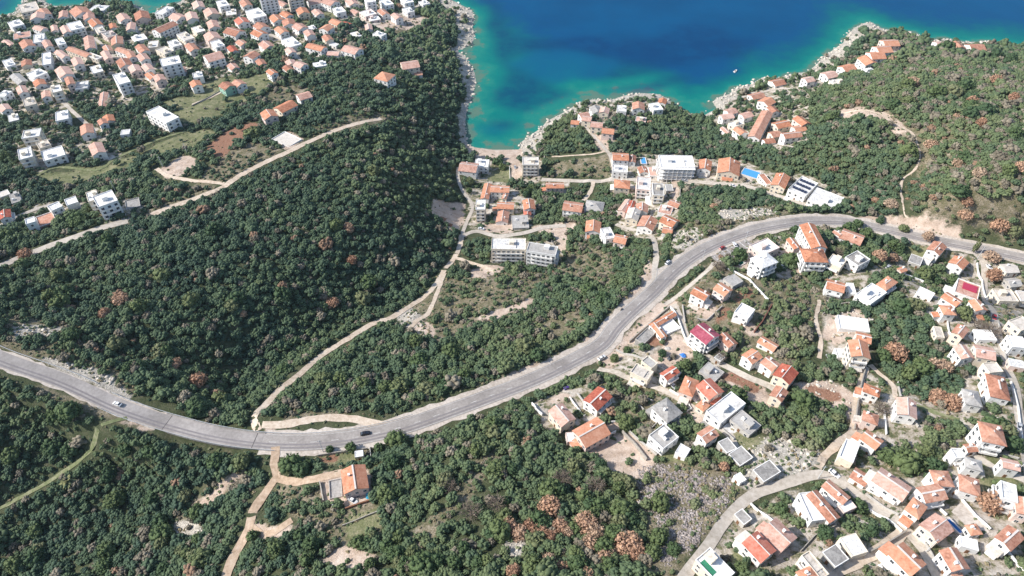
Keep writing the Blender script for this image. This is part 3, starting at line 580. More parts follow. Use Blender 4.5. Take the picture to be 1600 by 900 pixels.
# ------------------------------------------------------------------ houses: eave corners A, B, C as seen, roof kind, roof colour, storeys
HOUSES = {
'in the village right of the main road': '''
1012 556 1028 568 1018 577 F g 2
996 569 1024 583 1010 595 F c 2
1031 585 1050 573 1062 581 G r 2
1073 589 1094 597 1080 619 H o 2
1110 592 1130 612 1108 624 G r 2
1098 626 1106 632 1098 642 H o 1
1104 642 1144 611 1164 632 F w 2 white roof terrace house beside the red gabled house with white ridge
1160 641 1191 666 1170 680 F g 1
1042 623 1066 646 1042 660 H g 2
1038 663 1061 684 1036 702 F g 2
1064 693 1080 702 1070 716 F w 1
1108 666 1122 680 1104 692 G b 2
1136 682 1151 700 1137 710 F g 1
1159 697 1178 716 1156 728 F g 1
1108 566 1134 583 1116 596 F g 1
1174 545 1190 558 1176 569 G o 2
1202 557 1219 570 1206 580 G b 2
1224 570 1250 585 1231 599 G r 2
1214 604 1232 614 1220 627 G b 2
1124 552 1134 559 1125 565 F g 1
1192 526 1216 540 1208 549 G o 1
1134 519 1151 536 1140 544 G b 2
1100 505 1124 524 1103 538 G m 3 tall house with a maroon roof beside the white builder's yard
1016 508 1052 487 1055 492 G o 1 long narrow orange roof wing running beside the main road
1018 508 1034 529 1041 525 G o 1 short narrow orange roof wing turning downhill from the white courtyard
1028 506 1052 496 1062 514 P w .5 low white courtyard terrace inside the angle of two narrow orange roofs
994 529 1014 510 1023 522 P g .7 low grey slab beside the main road and the red soil strip
1157 473 1179 484 1170 500 F w 2
1088 448 1109 459 1101 470 G o 2
1127 442 1144 453 1132 463 G o 2
1146 427 1161 439 1146 449 F g 1
1202 718 1220 737 1194 754 F g 1
1156 738 1166 750 1157 755 F w 1
1160 795 1176 812 1162 820 F g 1
''',
'by the big bend of the main road': '''
1273 352 1292 388 1268 388 G o 3 long three-storey orange gabled wing closest to the bend of the main road
1248 389 1284 390 1296 410 H o 3 three-storey orange hipped block with a long white left wall below the bend
1232 374 1244 372 1248 388 G o 2
1171 384 1199 372 1218 388 F w 2 tall white block with slanted terraces beside the grey car park
1174 404 1199 394 1214 410 H w 3 tall white hipped block directly below the white terraced block by the car park
1320 358 1353 370 1342 383 G b 1
1306 360 1316 366 1311 369 G b 1
1300 397 1322 407 1314 420 F w 2
1336 390 1358 405 1344 419 F g 2
1291 436 1318 443 1320 458 G o 2
1325 442 1336 443 1336 460 F w 1
1359 441 1384 457 1363 478 F w 2
1384 430 1400 440 1388 456 H o 2
1403 420 1412 417 1416 423 G o 1
1428 398 1450 406 1434 414 F g 1
1459 377 1478 386 1468 399 G b 2
1490 399 1512 410 1506 422 G o 2
1339 519 1361 524 1359 537 G o 2
1329 533 1360 537 1356 560 G o 3
1310 493 1359 500 1357 520 P w .8 broad low white terrace above the twin orange roofs
1306 545 1324 546 1322 560 P w .8 small low white patio left of the twin orange roofs
''',
'in the rows at the right edge': '''
1438 448 1462 459 1454 468 F w 1
1498 437 1535 450 1524 470 F p 2 large pale house with a crimson panel on its flat roof
1480 457 1503 471 1494 479 G o 2
1471 478 1492 479 1490 492 H o 2
1516 471 1534 470 1540 485 G o 2
1495 506 1512 515 1506 529 G b 2
1461 510 1476 512 1473 528 F c 1
1522 515 1552 516 1556 532 F w 1
1526 540 1558 546 1550 562 G p 2
1493 542 1514 541 1518 560 G p 2
1553 452 1586 453 1588 472 F c 2
1590 455 1610 457 1608 472 F c 2
1572 436 1592 434 1594 447 G g 1
1561 418 1582 417 1587 430 G c 1
1576 525 1604 528 1602 545 F w 2
1580 500 1606 490 1610 512 F c 2
1577 560 1602 565 1600 576 F w 1
1538 568 1562 566 1564 582 F c 2
1568 588 1577 624 1549 622 H b 2
1507 609 1534 614 1530 635 H g 2
1532 660 1570 668 1568 696 H b 3
1486 702 1503 701 1507 716 F w 2
1509 715 1534 722 1533 736 H g 2
1567 717 1594 723 1590 735 G p 2
1511 696 1521 695 1522 704 G b 1
''',
'between the tree belt and the dirt road': '''
1352 600 1376 609 1372 620 H o 2
1403 622 1433 630 1430 654 G p 2
1350 642 1372 650 1370 664 H b 2
1352 670 1377 688 1371 705 G o 2
1326 688 1351 700 1328 722 F w 2
''',
'at the lower right around the curving lane': '''
1338 732 1360 746 1350 759 G b 1
1378 732 1424 763 1408 782 G p 2 long pale-pink gabled house with a white ridge band, largest along the curving lane
1296 751 1328 778 1316 787 G b 2
1276 767 1311 808 1296 816 G b 2
1270 768 1291 812 1268 816 F w 2
1311 792 1331 783 1337 791 F w 1
1428 779 1448 793 1434 810 H o 2
1432 763 1464 757 1480 779 G b 2
1455 736 1484 738 1488 760 H b 2
1499 742 1529 751 1530 775 H b 2
1564 752 1590 760 1588 786 F w 3 bright white three-storey villa with a skylight on its roof
1592 778 1604 782 1604 806 G b 2
1574 821 1598 841 1580 861 G b 2
1462 804 1490 830 1464 846 G p 2
1492 854 1512 886 1490 896 G b 2
1412 849 1446 882 1422 899 G o 2
1336 832 1356 862 1332 871 F w 1
1306 850 1327 874 1305 887 F g 1
1264 861 1295 898 1282 906 F c 2
1240 897 1264 887 1284 902 H o 2
1214 812 1246 842 1218 861 G p 2
1184 832 1212 861 1188 878 G r 2
1110 857 1150 898 1124 915 F w 2 white flat-roofed house with a green court, cut by the bottom edge
1504 838 1536 847 1524 860 F w 1
1516 824 1524 823 1526 832 H o 1
''',
'on the slope just below the main road': '''
878 630 898 654 878 668 G p 2
936 606 958 622 932 640 G r 2
934 652 896 673 914 700 G o 2
884 676 898 675 900 690 F w 1
534 736 570 727 575 762 G o 2 lone orange-roofed house below the viaduct end with a terrace on its left
554 706 567 704 568 712 F w 1 small white shed beside the red soil garden, above the lone orange house
513 752 533 748 536 776 P g .5 low grey terrace slab attached left of the lone orange house
''',
'on the valley floor above the cove': '''
721 253 748 256 744 270 G p 2
742 249 764 250 764 262 F w 2
817 246 843 246 841 258 F c 4
757 288 751 311 763 311 G o 2
768 290 796 291 795 301 G o 2
795 300 791 311 784 311 G b 1
744 313 759 313 758 328 F w 4
778 316 803 317 802 327 G o 2
777 331 795 332 794 348 G b 1
818 314 836 313 835 327 G o 2
819 327 830 327 829 336 G r 1
800 337 826 336 826 356 F g 1
854 286 882 286 880 294 G o 2
883 314 912 318 908 332 G b 2
918 313 946 317 940 332 H g 1
917 346 940 348 937 364 G o 2
943 357 962 354 957 373 F w 2
769 372 822 373 821 391 F w 4 long pale five-bay apartment block beside the pink dirt lot
827 379 872 386 868 400 F g 4 white apartment block with a grey roof deck, right of the long pale block
''',
'in the street of houses behind the headlands': '''
958 239 983 240 981 251 G o 2
984 243 995 244 992 254 G b 1
958 258 982 260 980 270 F w 2
998 262 1012 261 1011 270 G b 1
1013 261 1030 261 1031 275 F p 1
1032 243 1087 244 1083 262 F w 4 wide white unfinished hotel with open gridded balconies
1093 250 1112 253 1110 267 G o 2
1124 249 1157 254 1154 275 G o 2
1190 272 1204 270 1202 288 F b 1
1213 271 1234 277 1226 295 G o 2
1248 274 1276 286 1262 310 F w 2 white house with rows of solar panels on its roof
1279 294 1324 311 1302 328 F w 1 broad stepped white terrace roofs at the right end of the street
996 276 1018 278 1016 298 F w 3
1020 287 1038 288 1037 306 F g 3
1040 288 1052 288 1051 298 F g 1
961 281 985 283 983 295 H o 2
978 311 966 328 976 333 G p 2
985 314 978 332 986 334 G r 2
996 319 1015 321 1010 332 G b 2
984 326 1004 330 994 345 G c 2
1005 338 1029 345 1018 360 G b 2
1050 312 1065 318 1058 325 G b 1
1034 320 1056 325 1046 336 F p 1
1041 336 1061 345 1050 355 G o 2
1038 355 1053 358 1048 366 G o 1
962 366 980 370 977 382 G o 2
''',
'on the small middle headland': '''
893 188 905 189 904 195 G o 1
912 181 926 183 922 190 G p 2
925 190 943 192 940 200 G p 2
942 200 960 202 958 210 G o 2
965 165 980 166 978 175 F w 2
989 161 1008 162 1006 172 G b 2
1017 162 1035 160 1033 172 F w 2
1030 154 1042 156 1040 163 G o 1
922 168 938 166 941 176 G g 2
938 168 952 170 951 178 G p 2
995 182 1012 184 1008 191 F p 1
904 178 918 175 921 182 G p 2
''',
'on the stony right-hand headland': '''
1203 126 1222 122 1226 132 G b 1
1254 122 1268 119 1272 127 G p 2
1170 148 1190 143 1194 152 G b 1
1184 158 1196 152 1212 160 G o 2
1132 172 1146 168 1152 176 G p 2
1200 168 1213 166 1216 175 G b 2
1376 63 1400 62 1404 72 G o 2
1366 73 1390 71 1392 82 G o 2
1356 82 1380 81 1382 92 G o 2
1343 91 1366 89 1370 101 G o 2
1310 104 1328 100 1338 109 G o 2
1284 114 1302 110 1308 120 G p 2
1348 108 1364 105 1367 112 F w 1
1296 126 1312 123 1318 130 F c 1
1459 66 1480 65 1483 74 G p 2
1485 68 1505 68 1507 77 G b 2
1510 70 1534 69 1538 80 G b 2
1208 176 1187 217 1168 215 G b 3 long three-storey brown-roofed hotel wing running down the headland
1147 202 1160 198 1166 208 G o 2
1208 192 1230 187 1234 197 G o 2
1242 185 1258 181 1263 194 G o 2
1238 198 1256 195 1259 204 G o 1
1222 208 1250 205 1252 214 G b 2
1202 207 1217 204 1220 213 G b 2
1192 218 1208 216 1211 223 G b 1
1139 192 1156 186 1162 194 F w 2
1124 180 1142 177 1147 184 G p 2
1128 200 1137 198 1139 208 G p 1
1156 178 1172 174 1176 182 G p 2
''',
'on the slope below the town': '''
145 308 176 297 184 314 F w 4 tall white four-storey block with balconies near the pale track
133 302 150 297 156 311 F w 3 white annex left of the tall block near the pale track
100 313 118 307 123 316 F w 2
74 323 92 315 98 323 F w 2
56 340 82 331 88 346 P b .6 low brown slab between small white cubes left of the tall white block
37 344 53 339 58 346 F w 2
-4 333 14 328 20 338 G r 2
12 305 28 300 36 313 F g 1
-4 302 12 296 16 303 F c 1
32 206 62 201 67 212 F w 3
23 236 46 230 56 244 F w 3
62 238 96 228 104 242 F w 2
56 224 74 218 80 227 F c 2
119 200 141 195 153 206 G b 2
151 190 164 186 170 192 G b 2
130 231 154 224 174 235 G p 2
186 204 202 202 206 209 F w 1
224 177 246 167 284 182 F w 3 large white angular block alone at the top of the long meadow
78 178 102 173 116 184 F w 2
343 134 360 127 366 135 G b 2
362 130 377 124 384 131 G b 2
416 112 427 108 434 114 G o 2
464 148 484 142 486 152 G p 2
430 168 456 155 462 166 G o 2
405 178 426 172 436 181 G o 2
424 218 445 206 472 218 P c .4 pale concrete foundation beside the bright track
596 112 617 117 606 128 H o 2
626 98 652 94 655 105 G p 2
647 112 659 111 660 117 G b 1
193 315 216 309 222 322 P g .4 low grey slab in the shade right of the tall white block
''',
'TOWN': '''
27 9 55 3 63 14 F c 3
58 18 74 14 80 22 F w 2
46 24 68 21 72 28 G p 2
12 36 30 31 38 38 F w 2
53 44 65 39 72 45 G p 2
18 54 45 49 51 56 F p 1
50 56 68 53 72 64 F w 3
29 68 48 63 56 71 G b 2
94 44 107 41 112 50 G p 2
104 38 125 33 132 43 F w 3
128 24 145 21 150 28 G p 2
110 18 136 11 142 20 G b 2
140 8 166 9 170 17 F w 1
138 34 153 30 160 38 G o 2
208 23 230 19 236 28 G b 2
244 20 262 9 270 13 F w 3
192 39 208 37 218 45 G p 2
170 39 180 37 183 43 F w 1
240 46 271 32 275 40 G b 3 long brown-roofed hall running diagonally near the top of the town
266 27 284 20 290 27 G p 2
289 23 306 20 310 29 G p 2
272 56 288 51 307 58 F c 3
205 58 224 53 230 60 F w 1
128 61 144 58 152 74 G p 2
112 75 128 68 136 88 G b 2
172 61 190 58 194 68 G b 1
161 74 173 71 176 79 F w 1
182 78 193 73 204 81 G b 2
212 74 226 70 233 79 F w 2
229 66 246 64 250 73 F w 2
245 78 260 72 270 80 F c 2
87 82 99 78 106 88 G p 2
60 86 76 83 86 98 F w 2
138 85 149 80 156 91 F c 2
158 83 170 80 175 91 G p 2
108 95 124 91 134 99 F w 2
85 111 106 105 116 115 F w 2
42 116 62 108 74 114 F w 2
17 120 32 115 42 127 G g 1
181 97 200 92 208 101 G b 2
241 95 275 88 292 97 F w 5 five-storey white block with many balconies, its right face in shadow
168 120 190 114 212 126 F w 4 four-storey white hotel block with gridded balconies above the dark trees
239 121 254 117 260 124 G p 2
228 117 240 113 244 121 F w 1
23 139 38 135 46 143 G p 2
48 130 66 125 76 130 G o 1
76 137 92 133 100 141 F w 3
-2 142 14 143 16 152 F w 2
30 158 50 153 62 161 F c 2
-3 168 12 163 18 170 G p 2
153 148 166 146 170 165 G p 1
116 130 136 127 140 136 F w 1
298 116 314 113 320 119 F w 2
297 130 312 126 315 133 G o 2
33 97 48 94 50 101 G b 1
400 -10 428 -14 436 -6 F w 7 tallest white tower block at the top of the town
446 -10 468 -14 474 -8 F w 6 white tower block just right of the tallest tower
384 18 404 13 416 24 F w 3
352 16 368 14 370 22 F w 1
318 18 336 14 342 22 G p 2
360 34 380 29 396 33 G r 2
420 28 436 24 444 31 G o 2
438 22 450 18 457 24 G o 2
439 34 458 31 464 38 G b 2
396 41 412 36 420 42 G b 2
350 51 366 43 382 49 G b 2
318 56 338 51 346 59 G p 2
391 53 406 47 419 52 G o 2
368 67 380 63 388 68 F c 1
404 70 420 65 430 72 G p 2
355 75 366 72 372 79 G r 1
382 88 395 80 404 86 G b 2
318 88 342 81 350 90 G p 3
356 103 369 99 373 106 F w 1
457 42 472 37 481 43 G p 2
480 42 492 39 494 45 F w 1
500 45 511 38 520 43 G o 2
516 34 528 29 535 36 G o 2
536 37 544 33 549 38 G r 1
472 51 486 48 495 54 G p 2
440 63 457 58 470 69 F w 2
480 73 491 66 508 75 F w 2
516 68 523 64 528 70 F w 1
534 79 547 71 566 77 F g 2
512 80 530 81 531 87 G p 1
446 97 460 94 463 100 F w 1
459 102 471 96 480 101 G p 2
443 106 455 102 458 109 G b 1
488 99 508 96 511 102 F w 1
584 53 593 48 602 54 F w 2
570 40 580 39 582 46 G p 1
560 20 578 15 590 21 F w 2
592 17 604 14 606 22 G b 2
574 26 590 23 594 30 F w 1
568 -4 582 -6 588 2 F w 5
592 2 606 -1 616 6 F w 3
502 4 516 -2 530 3 G p 3
626 0 640 -3 646 3 F w 3
656 3 668 0 670 6 F w 2
549 17 558 14 561 20 G p 1
480 2 498 -2 502 4 G p 2
434 4 446 0 448 8 G p 1
86 62 98 59 103 68 F w 2
90 20 104 18 108 26 G p 2
78 42 88 40 92 47 F w 1
160 52 176 47 182 55 F g 2
148 44 160 41 165 49 F c 2
182 26 198 22 204 30 G p 2
196 84 208 81 213 89 F w 2
214 88 228 84 234 92 G p 2
262 66 276 62 284 70 F w 2
290 72 304 68 310 77 G b 2
300 44 314 40 320 48 F w 2
322 36 338 33 344 42 G p 2
330 66 344 62 350 71 F w 2
4 96 18 92 24 101 F w 2
4 66 16 62 22 70 G p 1
66 66 78 63 82 72 G p 2
62 146 76 143 82 150 G p 2
100 124 112 121 118 130 G b 2
140 106 156 102 162 111 F w 2
200 106 216 102 222 110 F g 2
222 104 236 100 240 108 G p 2
275 108 288 105 292 112 G p 1
462 16 478 13 484 20 F w 2
488 18 500 15 505 22 G p 2
520 14 534 11 540 18 F w 2
540 2 554 -1 560 6 G p 2
338 3 352 0 358 8 F w 3
300 6 316 3 320 11 G p 2
374 4 388 1 394 8 G b 2
612 24 624 21 628 28 G p 2
630 14 642 11 646 18 F w 2
430 46 444 42 450 50 F w 2
446 78 458 75 462 82 G p 2
400 96 412 93 416 100 F w 1
504 58 516 55 520 62 G b 2
548 52 560 49 564 56 F w 1
10 182 26 178 32 186 F w 1
160 184 176 180 180 188 F c 1
''',
}
def tile_mat(name, c0, c1, c2, rough=0.85):
    m, nt, b = mat(name, rough, 0.2); k = NB(nt)
    oi = k.n('ShaderNodeObjectInfo'); n = k.noise(1.1, 4, 0.65).outputs[0]; w = k.noise(0.35, 2).outputs[0]
    f = k.math('ADD', k.math('ADD', k.math('MULTIPLY', n, 0.55), k.math('MULTIPLY', w, 0.35)), k.math('MULTIPLY', oi.outputs['Random'], 0.16))
    col = k.ramp(f, [(.38, c0), (.52, c1), (.68, c2)])
    k.link(col, b.inputs['Base Color'])
    tc = k.n('ShaderNodeTexCoord').outputs['Object']
    wv = k.n('ShaderNodeTexWave', wave_type='BANDS', bands_direction='X'); k.link(tc, wv.inputs['Vector']); wv.inputs['Scale'].default_value = 1.3; wv.inputs['Distortion'].default_value = 0.4
    k.link(k.bump(wv.outputs[0], 0.5, 0.06), b.inputs['Normal'])
    return m
RM = {'o': tile_mat('orange_clay_tile', (.36,.145,.08), (.53,.24,.145), (.62,.34,.23)), 'r': tile_mat('red_clay_tile', (.30,.075,.05), (.46,.14,.09), (.56,.23,.17)),
 'b': tile_mat('weathered_brown_tile', (.28,.125,.08), (.45,.22,.15), (.57,.35,.26)), 'p': tile_mat('pale_pink_tile', (.38,.20,.15), (.56,.35,.28), (.67,.47,.40)),
 'm': tile_mat('maroon_metal_sheet', (.24,.05,.07), (.38,.09,.13), (.46,.15,.18), 0.5),
 'w': tile_mat('white_roof_coating', (.46,.45,.43), (.72,.71,.69), (.86,.85,.83)), 'g': tile_mat('grey_concrete_roof', (.22,.21,.20), (.36,.345,.325), (.47,.455,.435)),
 'c': tile_mat('cream_screed_roof', (.40,.36,.31), (.58,.53,.47), (.68,.63,.57))}
def wall_mat(name, base, dirt):
    m, nt, b = mat(name, 0.9, 0.2); k = NB(nt); n = k.noise(0.9, 4, 0.7).outputs[0]
    k.link(k.ramp(n, [(.3, dirt), (.5, base), (.8, tuple(min(.88, c*1.05) for c in base))]), b.inputs['Base Color']); return m
WM = [wall_mat('white_render', (.80,.79,.77), (.60,.58,.55)), wall_mat('cream_render', (.74,.66,.54), (.55,.48,.39)), wall_mat('pinkish_render', (.72,.58,.52), (.52,.41,.36)),
      wall_mat('bare_grey_block', (.46,.44,.41), (.32,.30,.28)), wall_mat('pale_green_render', (.30,.50,.40), (.2,.36,.3))]
mgl, nt_, b_ = mat('window_glass', 0.12, 0.6); b_.inputs['Base Color'].default_value = (.035, .045, .06, 1)
M_FRAME = speckle('window_frame_paint', [(.3,(.62,.61,.58)),(.7,(.78,.77,.75))], 3)
M_DOOR = speckle('door_wood', [(.3,(.12,.06,.03)),(.7,(.24,.13,.07))], 3)
M_RIDGE = speckle('pale_ridge_mortar', [(.3,(.5,.44,.4)),(.7,(.74,.7,.66))], 2)
M_PANEL = speckle('solar_cells', [(.3,(.02,.025,.05)),(.7,(.035,.045,.08))], 3, rough=.2, spec=.6)
M_CRIM = speckle('crimson_sheet', [(.3,(.36,.03,.07)),(.7,(.46,.06,.11))], 2, rough=.6)
M_COURT = speckle('green_court', [(.3,(.03,.16,.09)),(.7,(.05,.24,.14))], 1)
def boxm(parts):
    V, Fc = [], []
    for cx, cy, z0, z1, sx, sy in parts:
        v, f = box_vf(cx, cy, z0, z1, sx, sy); b0 = len(V); V += v; Fc += [tuple(a+b0 for a in q) for q in f]
    return V, Fc
_cache = {}
def shared(key, V, Fc, m):
    if key not in _cache:
        me = bpy.data.meshes.new(key[0]); me.from_pydata(V, [], Fc); me.materials.append(m); _cache[key] = me
    return _cache[key]
def child(name, me, parent, loc=(0,0,0), rz=0.0):
    o = bpy.data.objects.new(name, me); COL.objects.link(o); o.parent = parent; o.location = loc; o.rotation_euler = (0, 0, rz); return o
def part(name, VF, m, parent):
    o = mesh_obj(name, VF[0], VF[1], m); o.parent = parent; return o
def window_mesh(w, h):   # outward is -y; frame proud of the wall, pane as its sub-part
    t = .09; P = [(-w/2-t/2, -.03, -h/2-t, h/2+t, t, .1), (w/2+t/2, -.03, -h/2-t, h/2+t, t, .1), (0, -.03, h/2, h/2+t, w, .1), (0, -.05, -h/2-t-.03, -h/2, w+.3, .16), (0, -.025, -h/2, h/2, .05, .07)]
    V, Fc = boxm(P); return shared(('window', w, h), V, Fc, M_FRAME)
def pane_mesh(w, h): V, Fc = boxm([(0, -.005, -h/2, h/2, w, .03)]); return shared(('pane', w, h), V, Fc, mgl)
def roof_gable(L, Wd, pitch, ov, m_, root):
    hl, hw = L/2+ov, Wd/2+ov; hr = hw*pitch; t = .22
    V = [(-hl,-hw,0),(hl,-hw,0),(hl,0,hr),(-hl,0,hr),(hl,hw,0),(-hl,hw,0)]; V += [(x,y,z-t) for x,y,z in V]
    Fc = [(0,1,2,3),(3,2,4,5),(7,6,9,8),(8,9,11,10),(0,3,9,6),(3,5,11,9),(1,7,8,2),(2,8,10,4),(0,6,7,1),(5,4,10,11)]
    return V, Fc, hr
def roof_hip(L, Wd, pitch, ov):
    hl, hw = L/2+ov, Wd/2+ov; hr = hw*pitch; r = max(hl-hw, .05); t = .22
    V = [(-hl,-hw,0),(hl,-hw,0),(hl,hw,0),(-hl,hw,0),(-r,0,hr),(r,0,hr)] + [(-hl,-hw,-t),(hl,-hw,-t),(hl,hw,-t),(-hl,hw,-t)]
    Fc = [(0,1,5,4),(1,2,5),(2,3,4,5),(3,0,4),(0,6,7,1),(1,7,8,2),(2,8,9,3),(3,9,6,0),(9,8,7,6)]
    return V, Fc, hr
FOOT = []; ALLH = []
def build_house(q, area, label):
    u = list(map(float, q[:6])); kind, rc, st = q[6], q[7], float(q[8]); hs = 2.9*st + (0.3 if kind != 'P' else 0)
    cu, cv = (u[0]+u[4])/2, (u[1]+u[5])/2
    if area == 'TOWN' and not label and kind == 'F' and st <= 2 and random.Random(int(cu*3+cv)).random() < .45: kind = 'G'; rc = 'bpo'[int(cu) % 3]
    x, y, g = ground(cu, cv)
    for _ in range(8):
        P_ = [np.array(at_z(u[i], u[i+1], g+hs)) for i in (0, 2, 4)]; c = (P_[0]+P_[2])/2; g += (float(height(*c)) - g)*0.8
    A_, B_, C_ = P_; ax = (B_-A_); L = float(np.linalg.norm(ax)); ax /= L; n_ = np.array([-ax[1], ax[0]]); wv = float(np.dot(C_-B_, n_)); Wd = abs(wv)
    # squared-up plan about the middle of the seen corners
    along = float(np.dot(C_-B_, ax)); c = A_ + ax*(L/2 + along/2) + n_*wv/2
    L = max(L - abs(along)*0.3, 3.5); Wd = max(Wd, 3.0)
    if area == 'TOWN' and not label: L *= 1.04; Wd *= 1.1
    if Wd > L and kind in 'GH' and Wd/L > 1.05: ax, n_ = n_, -ax; L, Wd = Wd, L
    rot = math.atan2(ax[1], ax[0]); dist = math.hypot(c[0], c[1])
    seed = random.Random(int(u[0]*7+u[1]*13)); far = math.hypot(dist, H) > 560
    big = st >= 3
    nm = 'terrace' if kind == 'P' else 'apartment_block' if (big and kind == 'F') else 'shed' if L*Wd < 34 else 'house'
    root = bpy.data.objects.new(nm, None); COL.objects.link(root); root.location = (c[0], c[1], g); root.rotation_euler = (0, 0, rot)
    corners = [float(height(*(c + ax*sx*L/2 + n_*sy*Wd/2))) for sx in (-1, 1) for sy in (-1, 1)]; low = min(corners) - g - 1.0
    FOOT.append((c[0], c[1], ax[0], ax[1], L/2, Wd/2, g, hs)); ALLH.append((root, kind, rc, st, u, area, label, L, Wd))
    wi = 0 if seed.random() < .72 else (1 if seed.random() < .6 else 2)
    if rc == 'g' and st <= 1 and kind != 'H': wi = 3
    if rc == 'c': wi = 1
    if (u[0], u[1]) == (343, 134): wi = 4
    if kind == 'P':
        part('slab', boxm([(0,0,low,hs,L,Wd)]), RM[rc], root)
        part('parapet', boxm([(0,-Wd/2+.12,hs,hs+.5,L,.24),(0,Wd/2-.12,hs,hs+.5,L,.24),(-L/2+.12,0,hs,hs+.5,.24,Wd-.5),(L/2-.12,0,hs,hs+.5,.24,Wd-.5)]), WM[0 if rc != 'g' else 3], root); return
    part('wall', boxm([(0,0,low,hs,L,Wd)]), WM[wi], root)
    ov = .35
    if kind in 'GH':
        pt = .38 if kind == 'G' else .40
        VFh = roof_gable(L, Wd, pt, ov, RM[rc], root) if kind == 'G' else roof_hip(L, Wd, pt, ov)
        rf = part('roof', VFh[:2], RM[rc], root); rf.location = (0, 0, hs + .02 + (.13 if kind == 'G' else .2)); hr = VFh[2]
        if kind == 'G':   # gable ends
            k_ = Wd/2*pt
            part('gable_wall', ([(-L/2,-Wd/2,hs),(-L/2,Wd/2,hs),(-L/2,0,hs+k_),(L/2,-Wd/2,hs),(L/2,Wd/2,hs),(L/2,0,hs+k_)], [(0,2,1),(3,4,5),(0,3,5,2),(1,2,5,4),(0,1,4,3)]), WM[wi], root)
        if not far or seed.random() < .3:
            r = L/2+ov if kind == 'G' else max(L/2-Wd/2, .3)
            part('ridge_cap', boxm([(0,0,hr-.04,hr+.10,2*r,.32 if seed.random() < .6 else .6)]), M_RIDGE, rf)
        if not far:
            cx = seed.uniform(-L*.3, L*.3); cy = seed.choice((-1, 1))*Wd*.2
            ch = part('chimney', boxm([(cx,cy,hr-Wd*.2*pt-1.0,hr+.5,.7,.6),(cx,cy,hr+.5,hr+.62,.95,.85)]), WM[0], rf)
    else:
        t = .25; ph = hs+(.55 if st > 1 else .22)
        part('roof', boxm([(0,0,hs,hs+.06,L-2*t,Wd-2*t)]), RM[rc], root)
        part('parapet', boxm([(0,-Wd/2+t/2,hs,ph,L,t),(0,Wd/2-t/2,hs,ph,L,t),(-L/2+t/2,0,hs,ph,t,Wd-2*t),(L/2-t/2,0,hs,ph,t,Wd-2*t)]), WM[wi if seed.random() < .6 else 0], root)
        if L*Wd > 60 and not (u[0] in (1248, 1498)):
            a, b2 = seed.uniform(-.25,.25)*L, seed.uniform(-.2,.2)*Wd
            part('stair_hut', boxm([(a,b2,hs+.06,hs+2.3,min(3,L*.3),min(2.6,Wd*.35)),(a,b2,hs+2.3,hs+2.42,min(3,L*.3)+.3,min(2.6,Wd*.35)+.3)]), WM[wi], root)
            if seed.random() < .6: 
                a2 = -a if abs(a) > 1 else L*.3; part('water_tank', boxm([(a2,-b2,hs+.06,hs+1.1,1.4,1.0),(a2,-b2,hs+1.1,hs+1.3,.6,.6)]), WM[0], root)
        if seed.random() < .4 and L > 8:
            part('roof_screen', boxm([(L*.22,0,hs+.06,hs+.5,.15,Wd*.7),(L*.22+.5,Wd*.1,hs+.06,hs+.3,.8,.6)]), WM[3], root)
    if not far and kind in 'GHF' and L*Wd > 40 and seed.random() < .65:
        sx_, sy_ = seed.choice(((1,-1),(-1,-1),(0,-1),(1,0),(-1,0))); pw = seed.uniform(2.0, 3.6)
        part('patio', boxm([(sx_*(L/2+pw/2) if not sy_ else 0, sy_*(Wd/2+pw/2) if sy_ else 0, low-.4, .25, pw if not sy_ else L*seed.uniform(.7, 1.1), pw if sy_ else Wd*.9)]), RM[seed.choice('cgw')], root)
    if not far and kind in 'GH' and st >= 2 and seed.random() < .45:
        sd_ = seed.choice((-1, 1)); al = seed.uniform(2.2, 3.4); aw = Wd*seed.uniform(.45, .75); ah = 2.7
        part('annex', boxm([(sd_*(L/2+al/2), 0, low, ah, al, aw)]), WM[wi], root)
        x0, x1 = sorted((sd_*(L/2+.01), sd_*(L/2+al+.3))); za, zb = (ah+.75, ah+.05) if sd_ > 0 else (ah+.05, ah+.75); yw = aw/2+.25
        part('annex_roof', ([(x0,-yw,za),(x1,-yw,zb),(x1,yw,zb),(x0,yw,za),(x0,-yw,za-.18),(x1,-yw,zb-.18),(x1,yw,zb-.18),(x0,yw,za-.18)], [(0,1,2,3),(7,6,5,4),(0,4,5,1),(1,5,6,2),(2,6,7,3),(3,7,4,0)]), RM[rc if seed.random() < .6 else 'c'], root)
    # windows and a door on the faces turned towards the drone
    w, h_ = (1.15, 1.3) if not big else (1.6, 1.5)
    if far: w, h_ = 1.6, 1.5
